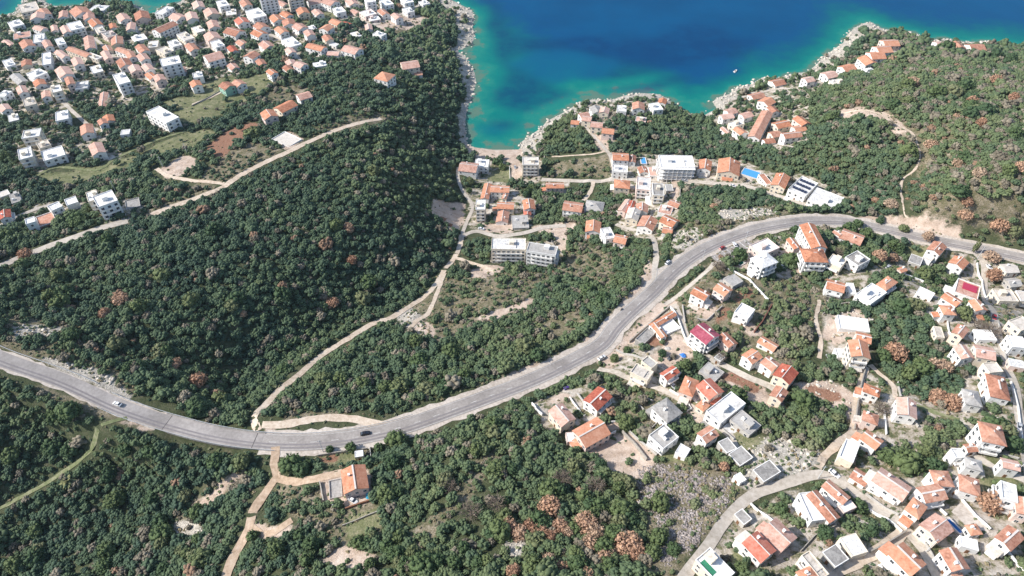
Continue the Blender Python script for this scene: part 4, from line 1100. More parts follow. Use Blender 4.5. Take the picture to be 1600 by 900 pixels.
    for fi, (nx, ny, ln, off) in enumerate(((0,-1,L,Wd/2),(1,0,Wd,L/2),(0,1,L,Wd/2),(-1,0,Wd,L/2))):
        wn = np.array([ax[0]*nx + n_[0]*ny, ax[1]*nx + n_[1]*ny]); to = -c/np.linalg.norm(c)
        if np.dot(wn, to) < 0.12: continue
        rz = {0: 0, 1: math.pi/2, 2: math.pi, 3: -math.pi/2}[fi]; nwin = int(max(1, min(7, ln/(3.0 if not far else 4.2))))
        for s_ in range(int(max(1, round(st)))):
            for j in range(nwin):
                a = (j+.5)/nwin*ln - ln/2; z = 1.55 + 2.9*s_
                px_, py_ = (a if ny == -1 else -a if ny == 1 else off*nx), (off*ny if ny else (a*nx))
                if s_ == 0 and fi in (0, 2) and j == nwin//2 and np.dot(wn, to) > .5 and not far:
                    V, Fc = boxm([(0,-.04,0,2.1,1.0,.12)]); child('door', shared(('door',), V, Fc, M_DOOR), root, (px_, py_, 0.05), rz); continue
                if seed.random() < (.12 if not big else 0): continue
                wo = child('window', window_mesh(w, h_), root, (px_, py_, z), rz); child('pane', pane_mesh(w, h_), wo)
            if s_ and (big or (seed.random() < .3 and not far)) and ny == -1 or (s_ and big and not far and fi != 2):
                d = 1.3; V, Fc = boxm([(0,-d/2,0,.16,ln*.8,d),(0,-d+.06,.16,1.0,ln*.8,.1),(-ln*.4+.05,-d/2,.16,1.0,.1,d-.22),(ln*.4-.05,-d/2,.16,1.0,.1,d-.22)])
                child('balcony', shared(('balcony', round(ln, 2)), V, Fc, WM[0]), root, (0 if ny else off*nx, off*ny if ny else 0, 2.9*s_+.25), rz)
    if u[0] == 1248:
        for r_ in range(3):
            for j in range(5):
                a = (j-2)*L*.17; b2 = (r_-1)*Wd*.27
                part('solar_panel', ([(a-L*.07,b2-.9,hs+.3),(a+L*.07,b2-.9,hs+.3),(a+L*.07,b2+.9,hs+1.0),(a-L*.07,b2+.9,hs+1.0),(a-L*.07,b2-.9,hs+.2),(a+L*.07,b2-.9,hs+.2),(a+L*.07,b2+.9,hs+.9),(a-L*.07,b2+.9,hs+.9)],[(0,1,2,3),(7,6,5,4),(0,4,5,1),(1,5,6,2),(2,6,7,3),(3,7,4,0)]), M_PANEL, root)
    if u[0] == 1498: part('roof_panel', boxm([(L*.08,Wd*.15,hs+.07,hs+.5,L*.62,Wd*.42)]), M_CRIM, root)
    if u[0] == 1110 and u[1] == 857: part('court', boxm([(-L*.1,-Wd*.28,hs+.07,hs+.12,L*.5,Wd*.3)]), M_COURT, root)
    if u[0] == 1032: 
        for s_ in range(4):
            for j in range(7):
                part('column', boxm([((j-3)*L/7.2, -Wd/2-2.3, 2.9*s_+.05, 2.9*s_+2.75, .35, .35)]), WM[0], root)
            part('floor_slab', boxm([(0,-Wd/2-1.25,2.9*s_+2.76,2.9*s_+3.0,L,2.48)]), WM[0], root)
for area, rows in HOUSES.items():
    for r_ in rows.strip().splitlines():
        q = r_.split(); build_house(q[:9], area, ' '.join(q[9:]) or None)
CN = {'o':'orange','r':'red','b':'brown','p':'pale pink','w':'white','g':'grey','c':'cream','m':'maroon'}
ORD = ['','second','third','fourth','fifth','sixth','seventh','eighth','ninth','tenth','eleventh','twelfth','thirteenth','fourteenth','fifteenth']
def town_cell(u, v):
    col = ['at the far left', 'left of centre', 'in the middle', 'right of centre', 'at the right end'][int(np.searchsorted([85, 190, 310, 470], u))]
    return ('upper' if v < 55 else 'lower') + ' town, ' + col
buckets = {}
for root, kind, rc, st, u, area, label, L, Wd in ALLH:
    cu, cv = (u[0]+u[4])/2, (u[1]+u[5])/2
    ar = town_cell(cu, cv) if area == 'TOWN' else area
    st_w = {1: 'low', 2: '', 3: 'three-storey', 4: 'four-storey', 5: 'five-storey'}.get(int(st), '')
    look = f"{CN[rc]} {dict(G='gabled', H='hipped', F='flat-roofed', P='paved')[kind]}"
    root['category'] = {'terrace': 'terrace', 'apartment_block': 'apartment block', 'shed': 'outbuilding', 'house': 'house'}[root.name.split('.')[0]]
    root['group'] = ('houses ' if area != 'TOWN' else 'houses of the headland town') + ('' if area == 'TOWN' else area)
    if label: root['label'] = label; continue
    noun = {'terrace': 'terrace', 'apartment_block': 'block', 'shed': 'outbuilding', 'house': 'house'}[root.name.split('.')[0]]
    buckets.setdefault((ar, look, noun), []).append((cu, root))
for (ar, look, noun), L_ in buckets.items():
    L_.sort(key=lambda t: t[0]); n_ = len(L_)
    for i, (cu, root) in enumerate(L_):
        if n_ == 1: pos_ = f'only {look} {noun}'
        elif i == 0: pos_ = f'leftmost {look} {noun}'
        elif i == n_-1: pos_ = f'rightmost {look} {noun}'
        else: pos_ = f'{ORD[i]} {look} {noun} from left'
        root['label'] = f'{pos_} {"in the " + ar if "town" in ar[:10] else ar}'
FOOT = np.array(FOOT)
def house_gap(x, y):
    """distance from points to the nearest house footprint"""
    x = np.asarray(x, float); y = np.asarray(y, float); d = np.full(x.shape, 1e9)
    for cx, cy, ax_, ay_, hl, hw, g, hs in FOOT:
        dx = x-cx; dy = y-cy; m = (np.abs(dx) < 40) & (np.abs(dy) < 40)
        if not m.any(): continue
        a = np.abs(dx[m]*ax_ + dy[m]*ay_) - hl; b = np.abs(-dx[m]*ay_ + dy[m]*ax_) - hw
        e = np.where((a > 0) & (b > 0), np.hypot(a, b), np.maximum(a, b)); d[m] = np.minimum(d[m], e)
    return d
# ------------------------------------------------------------------ vegetation
def ico():
    t = (1+5**.5)/2; V = np.array([(-1,t,0),(1,t,0),(-1,-t,0),(1,-t,0),(0,-1,t),(0,1,t),(0,-1,-t),(0,1,-t),(t,0,-1),(t,0,1),(-t,0,-1),(-t,0,1)], float); V /= np.linalg.norm(V[0])
    Fc = np.array([(0,11,5),(0,5,1),(0,1,7),(0,7,10),(0,10,11),(1,5,9),(5,11,4),(11,10,2),(10,7,6),(7,1,8),(3,9,4),(3,4,2),(3,2,6),(3,6,8),(3,8,9),(4,9,5),(2,4,11),(6,2,10),(8,6,7),(9,8,1)])
    return V, Fc
IV, IF = ico()
def crown_proto(nc, seed, size=.34, flat=.72, leaves=0, gap=0.0):
    """unit crown: leaf clumps spread over a dome, with stray sprigs; base at z=0, radius about 1"""
    g = np.random.default_rng(seed); V, Fc = [], []; n0 = 0
    i = np.arange(nc)+.5; ph = np.arccos(1 - 1.25*i/nc); th = np.pi*(1+5**.5)*i + g.uniform(0, 6)
    rr = g.uniform(.52, .88, nc)
    if nc > 10: rr[::4] = g.uniform(.2, .5, len(rr[::4]))
    C = np.stack([np.cos(th)*np.sin(ph)*rr, np.sin(th)*np.sin(ph)*rr, (np.cos(ph)*rr + .35)*flat], -1)
    lop = g.uniform(.75, 1.2, 3)
    for c in C:
        s = size*g.uniform(.65, 1.35); v = IV*s*g.uniform(.62, 1.3, (12, 1))*np.array([1, 1, .8]); a = g.uniform(0, 6.3); R_ = np.array([[math.cos(a), -math.sin(a), 0], [math.sin(a), math.cos(a), 0], [0, 0, 1]])
        V.append((v@R_.T + c)*np.array([lop[0], lop[1], 1])); Fc.append(IF + n0); n0 += 12
    for _ in range(leaves):
        d = g.normal(size=3); d[2] = abs(d[2])*.9; d /= np.linalg.norm(d); c = d*g.uniform(.8, 1.08)*np.array([lop[0], lop[1], flat]) + np.array([0, 0, .25]); 
        q = g.normal(size=(3, 3))*.085; V.append(c+q); Fc.append(np.array([[0, 1, 2]]) + n0); n0 += 3
    return np.vstack(V), np.vstack(Fc)
def foliage_mat(name, attr=None, stops=None):
    m, nt, b = mat(name, 0.75, 0.15); k = NB(nt)
    n = k.noise(.9, 3, .7).outputs[0]; oi = k.n('ShaderNodeObjectInfo').outputs['Random']
    if attr: x = k.n('ShaderNodeAttribute', attribute_name=attr).outputs['Color']
    else: x = k.ramp(oi, stops)
    k.link(k.mix(1.0, x, k.ramp(n, [(.3, (.72,.75,.72)), (.7, (1.3,1.28,1.2))]), 'MULTIPLY'), b.inputs['Base Color'])
    return m
M_FOREST = foliage_mat('woodland_leaves', 'tint')
M_GREEN = foliage_mat('evergreen_leaves', None, [(0,(.05,.085,.045)),(.4,(.075,.112,.05)),(.75,(.11,.14,.062)),(1,(.15,.16,.09))])
M_RUST = foliage_mat('dry_rust_leaves', None, [(0,(.36,.21,.145)),(.5,(.46,.29,.205)),(1,(.42,.31,.235))])
M_BARK = speckle('bark', [(.3,(.09,.07,.055)),(.7,(.2,.165,.13))], 2)
M_TWIG = foliage_mat('bare_twigs', None, [(0,(.17,.14,.12)),(1,(.23,.185,.16))])

WOODS = [[(1318,800),(1345,788),(1368,806),(1410,832),(1385,850),(1358,862),(1340,835),(1312,815)],[(1190,775),(1225,772),(1250,800),(1268,825),(1250,835),(1215,808),(1190,795)],[(1128,850),(1165,838),(1185,870),(1200,885),(1180,900),(1130,895)],
 [(1345,470),(1400,460),(1440,480),(1470,520),(1500,590),(1512,640),(1470,640),(1420,615),(1395,600),(1365,580),(1362,520)],[(1205,640),(1240,615),(1290,625),(1300,670),(1285,700),(1262,712),(1215,680)],[(1280,640),(1330,640),(1328,675),(1300,680)],
 [(1445,650),(1500,660),(1505,700),(1460,715),(1440,690)],[(1384,712),(1440,690),(1450,720),(1410,735),(1385,725)],[(1540,655),(1585,665),(1590,700),(1570,700)],[(1070,700),(1120,690),(1135,712),(1120,735),(1080,735)],[(1300,365),(1320,378),(1325,400),(1300,395)],
 [(1365,372),(1420,368),(1425,395),(1380,395)],[(1045,445),(1090,412),(1120,395),(1125,402),(1085,430),(1055,455)],[(1185,400),(1235,390),(1240,420),(1200,435),(1188,425)],[(835,645),(870,625),(930,575),(945,570),(940,590),(880,618)],[(1210,470),(1270,500),(1278,560),(1225,575),(1200,520)],
 [(1468,395),(1490,420),(1495,445),(1460,445),(1440,425)],[(1280,400),(1300,430),(1285,435)],[(225,700),(300,690),(400,700),(420,720),(400,735),(300,760),(220,740)],[(335,640),(400,610),(405,640),(398,676),(340,668)],[(330,690),(400,705),(420,705),(400,715),(330,705)]]
# candidate places on a jittered grid
def road_gap(x, y):
    d = np.full(x.shape, 1e9); dm, wm = dist_line(x, y, mainp[::2, :2]); d = np.minimum(d, dm - np.where((wm*2 > iA) & (wm*2 < iB), 5.0, 6.6))
    for nm, p, w_, kd in roads:
        m = (x > p[:, 0].min()-12) & (x < p[:, 0].max()+12) & (y > p[:, 1].min()-12) & (y < p[:, 1].max()+12)
        if m.any(): e, _ = dist_line(x[m], y[m], p[::2, :2]); d[m] = np.minimum(d[m], e - w_/2)
    return d
def scatter(step, y0, y1, margin=50):
    ax_ = np.arange(-640, 640, step); ay_ = np.arange(y0, y1, step); X_, Y_ = np.meshgrid(ax_, ay_); X_ = X_ + (np.arange(X_.shape[0]) % 2)[:, None]*step/2
    X_ = (X_ + rng.uniform(-.42, .42, X_.shape)*step).ravel(); Y_ = (Y_ + rng.uniform(-.42, .42, Y_.shape)*step).ravel()
    z = height(X_, Y_); u, v, d = project(X_, Y_, z); m = (u > -margin) & (u < 1600+margin) & (v > -margin) & (v < 900+margin+20)
    m &= inside(X_, Y_, land); X_, Y_, z, u, v, d = X_[m], Y_[m], z[m], u[m], v[m], d[m]
    return X_, Y_, z, u, v, d
parts_ = [scatter(2.6, 70, 380), scatter(3.2, 380, 560), scatter(4.1, 560, 880)]
TX, TY, TZ, TU, TV, TD = [np.concatenate(a) for a in zip(*parts_)]
edge_n = vnoise(TX, TY, 6, 41)*.25 + vnoise(TX, TY, 2.5, 42)*.2
cv = {k: cover[k](TX, TY) + edge_n for k in KEYS}
prob = np.full(TX.shape, .97); small = np.zeros(TX.shape)
clump = vnoise(TX, TY, 14, 43)
def rule(k, p, sm_): 
    m = cv[k] > .5; prob[m] = p if np.isscalar(p) else p[m]; small[m] = sm_
rule('B', np.where((TU > 1280) & (TV < 392), .95, np.where((TU > 1040) & (TV > 400) & (TV < 640), .3, np.where(TV < 340, .35, np.where((TU > 600) & (TU < 900) & (TV < 560), .42, np.where(TU < 480, .86, .66)))) + .28*clump), .5); small[(TU > 1280) & (TV < 392)] = 0; rule('T', np.where((TU < 700) | (TV < 250), .52, .15) + .25*clump, .35); rule('G', .05, .5); rule('K', .12 + .1*clump, .7); rule('D', .025, .6); rule('S', .02, .5)
hv_ = inside(TU, TV, [(990,740),(1040,718),(1100,732),(1150,750),(1155,775),(1115,818),(1060,885),(1030,880),(1000,800)]); prob[hv_] = .16; small[hv_] = .5
for wp in WOODS:
    m_ = inside(TU + vnoise(TX, TY, 7, 61)*4, TV + vnoise(TX, TY, 7, 62)*4, wp); prob[m_] = .93; small[m_] = 0
shore_d, _ = dist_line(TX, TY, shore)
prob[shore_d < 7] *= .12
# thin places inside the wood where pale ground shows
prob *= np.where((vnoise(TX, TY, 22, 44) + .5*vnoise(TX, TY, 9, 45) > .78) & (TV > 380) & (TU > 480), .5, 1)
rg = road_gap(TX, TY); far_ = TD > 430; rg[far_] = np.minimum(rg[far_], road_gap(TX[far_], TY[far_]+4.5)); hg = house_gap(TX, TY)
r = (1.16 + 1.42*rng.random(TX.shape)**2 + .5*np.clip(vnoise(TX, TY, 18, 46), 0, 1)) * np.where(TY > 560, 1.42, np.where(TY > 380, 1.16, 1.0))
big_ = rng.random(TX.shape) < .08; r[big_] *= 1.55
r *= np.where((TU > 1280) & (TV < 392), 1.15, 1)
r *= np.where(small > 0, rng.uniform(1-small, 1.05, TX.shape), 1)
keep = (rng.random(TX.shape) < prob) & (rg > r*.95 + np.where(TV > 300, .5, 0)) & (hg > r*.8)
TX, TY, TZ, TU, TV, TD, r, small = [a[keep] for a in (TX, TY, TZ, TU, TV, TD, r, small)]
# tints by stand
t1 = vnoise(TX, TY, 45, 51)*.5 + vnoise(TX, TY, 16, 52)*.35 + rng.normal(0, .28, TX.shape)
pal = np.array([(.048,.080,.058), (.070,.106,.064), (.096,.130,.068), (.130,.156,.080), (.17,.18,.11)])
warm = -.28*(TU < 620) - .15*((TU > 1280) & (TV < 392)) + np.clip((TV-450)/450, 0, 1)*0 + np.clip((TU-700)/900, 0, 1)*.2 + np.clip((TV-450)/450, 0, 1)*.35*(TU > 350) + (cover['B'](TX, TY) > .4)*.5
q = np.clip(1.35 + t1*1.3 + warm*1.2, 0, 3.99); i0 = q.astype(int); fr = (q-i0)[:, None]
tint = pal[i0]*(1-fr) + pal[i0+1]*fr
grey = rng.random(TX.shape) < (.07 + .05*(TU > 1300)*(TV < 380) + .10*(cover['B'](TX, TY) > .4) + .06*(vnoise(TX, TY, 30, 53) > .45))
tint[grey] = np.array([.165,.145,.115])*rng.uniform(.75, 1.35, (grey.sum(), 1))
brn = rng.random(TX.shape) < .006 + .01*((TU > 1380) & (TV < 380)); tint[brn] = np.array([.24,.155,.11])*rng.uniform(.8, 1.2, (brn.sum(), 1))

# trees that stand as things: rust-coloured ones where the photo shows them, then the largest in view
RUST = [(545,358,4.6),(550,407,3.6),(584,443,3.4),(519,473,4),(274,568,4),(310,597,5),(380,490,3),(188,467,4.4),(163,490,3.6),(40,398,4.6),(1533,194,7),(1454,228,6.5),(1497,256,6),(1530,272,6),(1443,291,3.4),
 (1393,319,6),(1368,312,4),(1595,263,6),(1510,318,6.5),(1508,337,6),(1560,356,6),(1424,132,8),(1518,160,8),(1556,128,7),(1583,156,7),(1398,554,5.6),(1460,573,5.2),(1474,574,4),(1463,622,5.2),(1488,630,5),(1450,371,5),(1550,402,4.8),
 (1552,432,6),(1373,402,5),(1545,790,6),(859,793,4.4),(796,822,3.8),(812,832,3.6),(828,822,3.8),(842,832,3.6),(860,838,3.2),(876,822,3.4),(888,830,3),(916,818,4.4),(930,832,4.2),(922,850,3.6),(858,874,3.4),(878,886,2.6),(802,890,3),
 (943,872,3.6),(956,860,3),(982,852,5),(996,864,4),(916,898,3),(1132,728,3),(188,742,2.4),(1116,322,3.2),(1330,322,3)]
SITES = []; lastx = []
for u_, v_, r_ in RUST:
    x, y, z = ground(u_, v_, 2.0); SITES.append((x, y, float(height(x, y)), r_*(.62 if v_ < 345 and u_ > 1280 else .82), u_, v_, 'rust'))
BARE = [(735,800,4.4),(775,790,4),(1310,395,3.4),(700,760,3.4),(880,750,4.4),(930,760,4.2),(1375,640,4),(1548,520,5),(1530,512,4.4),(1122,418,4),(1125,560,3.4)]
for u_, v_, r_ in BARE:
    x, y, z = ground(u_, v_, 2.0); SITES.append((x, y, float(height(x, y)), r_*.9, u_, v_, 'bare'))
PALMS = []
GARD = [(1340,350,4),(1375,345,3),(980,548,3),(395,837,2.9),(455,728,5),(470,735,4),(480,725,3),(548,700,3),(515,702,2.6),(592,700,3),(620,690,5),(605,775,4.5),(1320,385,4.2),(1314,392,4),(1395,385,4.5),(1405,390,4),(1412,358,3.2),(1448,400,3.6),(1478,412,3.5),(1490,440,3.4),(1465,440,3.6),
 (1385,715,4.5),(1445,706,4.4),(1570,680,5.4),(1555,668,5),(1580,695,4.2),(825,300,4.2),(832,295,4.5),(822,305,4),(735,285,4),(778,255,4.5),(785,262,3.5),(733,298,3.4),(1005,350,3.4),(1190,425,4.5),(1205,430,4),(1215,420,4),(1186,412,3),(1150,410,2.4),(1565,765,3.6),(1555,860,4.5),(1545,850,4),(1330,870,3),(1440,580,5),(960,560,3),(1035,552,2.6),(805,350,3),(1380,560,5),(1420,585,4.6)]
for u_, v_, r_ in GARD:
    x, y, z = ground(u_, v_, 1.5)
    if house_gap(np.array([x]), np.array([y]))[0] > r_*.45: SITES.append((x, y, float(height(x, y)), r_*.85, u_, v_, 'green'))
gone = np.zeros(TX.shape, bool)
for s_ in SITES: gone |= np.hypot(TX-s_[0], TY-s_[1]) < s_[3]*.9
TX, TY, TZ, TU, TV, TD, r, small, tint, grey, brn = [a[~gone] for a in (TX, TY, TZ, TU, TV, TD, r, small, tint, grey, brn)]
inframe = (TU > 6) & (TU < 1594) & (TV > 6) & (TV < 893) & ~grey & ~brn
score = np.where(inframe, r/TD, 0); pick = np.argsort(-score)[:max(0, 296-len(SITES))]
for i in pick: SITES.append((TX[i], TY[i], TZ[i], r[i]*1.12, TU[i], TV[i], 'green'))
rest = np.ones(TX.shape, bool); rest[pick] = False
TX, TY, TZ, TU, TV, TD, r, small, tint = [a[rest] for a in (TX, TY, TZ, TU, TV, TD, r, small, tint)]
print('trees', len(TX), 'sites', len(SITES))

PN = [crown_proto(31, s, .285, .70, 30) for s in range(8)]; PM = [crown_proto(17, 20+s, .36, .70, 12) for s in range(6)]; PF = [crown_proto(8, 40+s, .5, .75, 6) for s in range(6)]
def realise(sel, protos, name, label):
    VV, FF, CC = [], [], []; n0 = 0; which = rng.integers(0, len(protos), len(TX))
    for pi, (pv, pf) in enumerate(protos):
        ix = np.where(sel & (which == pi))[0]
        if not len(ix): continue
        a = rng.uniform(0, 6.283, len(ix)); c, s_ = np.cos(a), np.sin(a); rx = r[ix][:, None]; hz = (r[ix]*rng.uniform(.85, 1.3, len(ix)))[:, None]
        X_ = (pv[None, :, 0]*c[:, None] - pv[None, :, 1]*s_[:, None])*rx + TX[ix][:, None]; Y_ = (pv[None, :, 0]*s_[:, None] + pv[None, :, 1]*c[:, None])*rx + TY[ix][:, None]
        Z_ = pv[None, :, 2]*hz + (TZ[ix] + rng.uniform(.1, 1.1, len(ix))*np.clip(r[ix]-.8, 0, 2))[:, None]
        VV.append(np.stack([X_, Y_, Z_], -1).reshape(-1, 3)); k = len(pv)
        FF.append((pf[None] + (np.arange(len(ix))*k)[:, None, None]).reshape(-1, 3) + n0); n0 += k*len(ix)
        lum = rng.uniform(.82, 1.2, (len(ix), k, 1)); CC.append((tint[ix][:, None, :]*lum).reshape(-1, 3))
    V = np.vstack(VV); Fc = np.vstack(FF); me = fast_mesh(name, V, Fc, M_FOREST)
    at = me.color_attributes.new('tint', 'FLOAT_COLOR', 'POINT'); arr = np.ones((len(V), 4), np.float32); arr[:, :3] = np.vstack(CC); at.data.foreach_set('color', arr.ravel())
    print(name, len(V), len(Fc)); return tag(link(name, me), label, 'woodland', kind='stuff')
low = (r < 1.35) & (small > 0)
realise(~low & (TD < 430), PN, 'woodland', 'dense evergreen woodland of low oaks on the slopes near the road')
realise(~low & (TD >= 430) & (TD < 620), PM, 'woodland', 'dark evergreen woodland over the hill beside the cove')
realise(~low & (TD >= 620), PF, 'woodland', 'far evergreen woodland around the town and on the headlands')
realise(low, PM[:3], 'scrub', 'low scattered scrub bushes on dry open ground')

# ---- tufts and seedling bushes on open ground and along every edge
keepvars = (TX, TY, TZ, TU, TV, TD, r, small, tint)
TX, TY, TZ, TU, TV, TD = [np.concatenate(a) for a in zip(*[scatter(1.9, 70, 330), scatter(2.5, 330, 480), scatter(3.8, 480, 800)])]
pr = .05 + .42*(cover['B'](TX, TY) > .4) + .13*(cover['T'](TX, TY) > .4) + .08*(cover['G'](TX, TY) > .4) + .05*(cover['K'](TX, TY) > .4) + .02*(cover['D'](TX, TY) > .4)
rg = road_gap(TX, TY); hg = house_gap(TX, TY); pr = pr + .3*((rg > .3) & (rg < 3)); pr *= .35 + 1.3*np.clip(vnoise(TX, TY, 5, 81)*.7 + .5, 0, 1)
k_ = (rng.random(TX.shape) < pr) & (rg > .25) & (hg > .3); sdist, _ = dist_line(TX, TY, shore); k_ &= sdist > 6
TX, TY, TZ, TU, TV, TD = [a[k_] for a in (TX, TY, TZ, TU, TV, TD)]
r = rng.uniform(.22, .75, TX.shape)*np.where(TD > 560, 1.6, 1); small = r*0 + 1
tint = pal[rng.integers(1, 5, TX.shape)]*rng.uniform(.75, 1.25, (len(TX), 1)); dry = rng.random(TX.shape) < .3; tint[dry] = np.array([.24,.20,.13])*rng.uniform(.7, 1.3, (dry.sum(), 1))
realise(np.ones(TX.shape, bool), [crown_proto(5, 500+s_, .55, .7, 8) for s_ in range(5)], 'undergrowth', 'small tufts and low bushes on open ground and verges')
TX, TY, TZ, TU, TV, TD, r, small, tint = keepvars
# ---- standing trees with trunk, limbs and crown
def tube(V, Fc, p, q, r0, r1, n=6):
    p, q = np.array(p, float), np.array(q, float); d = q-p; d /= np.linalg.norm(d)+1e-9; a = np.cross(d, (0, 0, 1) if abs(d[2]) < .9 else (1, 0, 0)); a /= np.linalg.norm(a); b = np.cross(d, a); b0 = len(V)
    for c, rr in ((p, r0), (q, r1)):
        for j in range(n): t = j/n*2*math.pi; V.append(tuple(c + a*math.cos(t)*rr + b*math.sin(t)*rr))
    for j in range(n): Fc.append((b0+j, b0+(j+1) % n, b0+n+(j+1) % n, b0+n+j))
    Fc.append(tuple(b0+j for j in range(n))[::-1]); Fc.append(tuple(b0+n+j for j in range(n)))
def trunk_mesh(seed, bare=False):
    g = random.Random(seed); V, Fc = [], []; top = (g.uniform(-.08, .08), g.uniform(-.08, .08), .42)
    tube(V, Fc, (0, 0, -.5), top, .10, .07, 7)
    for j in range(6 if not bare else 11):
        a = j*2.4 + g.random(); l = g.uniform(.45, .75) if not bare else g.uniform(.6, .95); e = (top[0]+math.cos(a)*l, top[1]+math.sin(a)*l, top[2]+g.uniform(.15, .6)); tube(V, Fc, top, e, .045, .02, 5)
        if bare:
            for k_ in range(3): 
                b = a + g.uniform(-.8, .8); m_ = g.uniform(.4, .95); s_ = [top[i]+(e[i]-top[i])*m_ for i in range(3)]; tube(V, Fc, s_, (s_[0]+math.cos(b)*.35, s_[1]+math.sin(b)*.35, s_[2]+g.uniform(.05, .35)), .018, .008, 4)
    me = bpy.data.meshes.new('trunk'); me.from_pydata(V, [], Fc); me.materials.append(M_BARK); return me
def twig_mesh(seed):
    g = np.random.default_rng(seed); V, Fc = [], []
    for _ in range(420):
        d = g.normal(size=3); d[2] = abs(d[2]); d /= np.linalg.norm(d); c = d*g.uniform(.35, 1.0)*np.array([1, 1, .85]) + np.array([0, 0, .3]); e = (d + g.normal(size=3)*.5)*.26; s_ = g.normal(size=3)*.02; b0 = len(V)
        V += [c-s_, c+s_, c+e]; Fc.append((b0, b0+1, b0+2))
    return fast_mesh('crown', np.array(V), np.array(Fc), M_TWIG)
TR = [trunk_mesh(s) for s in range(4)]; TRB = [trunk_mesh(90+s, True) for s in range(2)]
CG = [fast_mesh('crown', *crown_proto(60, 100+s, .245, .85, 260), M_GREEN) for s in range(6)]
CR = [fast_mesh('crown', *crown_proto(34, 200+s, .2, .85, 520), M_RUST) for s in range(4)]
CB = [twig_mesh(300+s) for s in range(2)]
def place_tree(x, y, z, r_, kind, i):
    g = random.Random(i); nm = {'rust': 'rust_leaved_tree', 'bare': 'bare_tree', 'green': 'evergreen_tree'}[kind]
    o = bpy.data.objects.new(nm, None); COL.objects.link(o); o.location = (x, y, z-.1); o.rotation_euler = (0, 0, g.uniform(0, 6.28)); h_ = g.uniform(.95, 1.3); o.scale = (r_, r_, r_*h_)
    child('trunk', (TR if kind == 'green' else TRB)[i % 4 if kind == 'green' else i % 2], o); c = child('crown', (CR[i % 4] if kind == 'rust' else CB[i % 2] if kind == 'bare' else CG[i % 6]), o, (0, 0, .22))
    o['category'] = 'tree'; return o
def where(u_, v_):
    cells = [('on the wooded hill left of the cove', u_ < 720 and v_ < 545), ('in the dark gully wood below the viaduct', u_ < 345 and v_ > 600), ('around the dirt track at the bottom', u_ < 620 and v_ > 690),
     ('in the woodland at the bottom centre', u_ < 1040 and v_ > 690), ('above the upper edge of the main road', v_ < 700 and u_ < 1000 and v_ > 540), ('on the right-hand headland slope', u_ > 1280 and v_ < 345),
     ('among houses right of the rubble field', u_ >= 1040 and v_ > 640), ('in the belt left of the right-hand rows', u_ > 1320 and v_ > 480), ('near the big bend of the main road', u_ > 1100 and v_ > 330)]
    for n_, c in cells:
        if c: return n_
    return 'around the houses of the cove valley'
rows_ = {}
for i, (x, y, z, r_, u_, v_, kd) in enumerate(SITES):
    o = place_tree(x, y, z, r_, kd, i); rows_.setdefault((kd, where(u_, v_)), []).append((u_, o))
for (kd, w_), L_ in rows_.items():
    L_.sort(key=lambda t: t[0]); n_ = len(L_)
    for i, (u_, o) in enumerate(L_):
        if kd == 'green':
            o['group'] = 'evergreen trees ' + w_; o['label'] = 'round dark evergreen tree ' + w_
        else:
            k_ = 'rust-brown leafy tree' if kd == 'rust' else 'bare grey twiggy tree'
            o['group'] = ('rust-brown trees ' if kd == 'rust' else 'bare trees ') + w_
            o['label'] = ('only ' if n_ == 1 else 'leftmost ' if i == 0 else 'rightmost ' if i == n_-1 else (ORD[i] if i < len(ORD) else f'{i+1}th') + ' from left ') + k_ + ' ' + w_.replace('between the tree belt', 'by the belt')

# ---- rocks
def rocks(name, label, pts, smin, smax, m, sink=.25):
    n_ = len(pts); pts = np.array(pts); z = height(pts[:, 0], pts[:, 1]); s_ = rng.uniform(0, 1, n_)**2*(smax-smin)+smin
    V = (IV[None]*rng.uniform(.6, 1.25, (n_, 12, 1))*np.stack([s_*rng.uniform(.8, 1.5, n_), s_*rng.uniform(.7, 1.2, n_), s_*rng.uniform(.45, .8, n_)], -1)[:, None, :])
    a = rng.uniform(0, 6.28, n_); c, sn = np.cos(a)[:, None], np.sin(a)[:, None]; X_ = V[..., 0]*c - V[..., 1]*sn + pts[:, 0:1]; Y_ = V[..., 0]*sn + V[..., 1]*c + pts[:, 1:2]; Z_ = V[..., 2] + (np.maximum(z, -.3) + s_*(.4-sink))[:, None]
    me = fast_mesh(name, np.stack([X_, Y_, Z_], -1).reshape(-1, 3), (IF[None] + (np.arange(n_)*12)[:, None, None]).reshape(-1, 3), m); return tag(link(name, me), label, 'rocks', kind='stuff')
M_ROCK = speckle('limestone', [(.3,(.32,.28,.23)),(.5,(.53,.48,.41)),(.7,(.70,.65,.58))], .8, big=.1)
X_, Y_ = rng.uniform(-620, 640, 60000), rng.uniform(380, 860, 60000); d_, _ = dist_line(X_, Y_, shore); u_, v_, _d = project(X_, Y_, 0*X_)
kk = cover['K'](X_, Y_); ld_ = inside(X_, Y_, land); m_ = (u_ > -20) & (u_ < 1620) & (v_ > -20) & ((u_ < 735) | (u_ > 812) | (v_ < 200)) & np.where(ld_, (d_ < 5) | ((kk > .5) & (d_ < 45) & (rng.random(60000) < .6)), (d_ < 1.2) | ((d_ < 4) & (rng.random(60000) < .15)))
hg_ = house_gap(X_, Y_); m_ &= hg_ > 1
rocks('shore_rocks', 'pale limestone boulders along the waterline', list(zip(X_[m_], Y_[m_])), .4, 1.9, M_ROCK)
X_, Y_ = rng.uniform(-420, 420, 60000), rng.uniform(90, 420, 60000); u_, v_, _d = project(X_, Y_, height(X_, Y_)); m_ = (cover['K'](X_, Y_) > .4) & (house_gap(X_, Y_) > .6) & (road_gap(X_, Y_) > .6)
m2 = np.zeros_like(m_); 
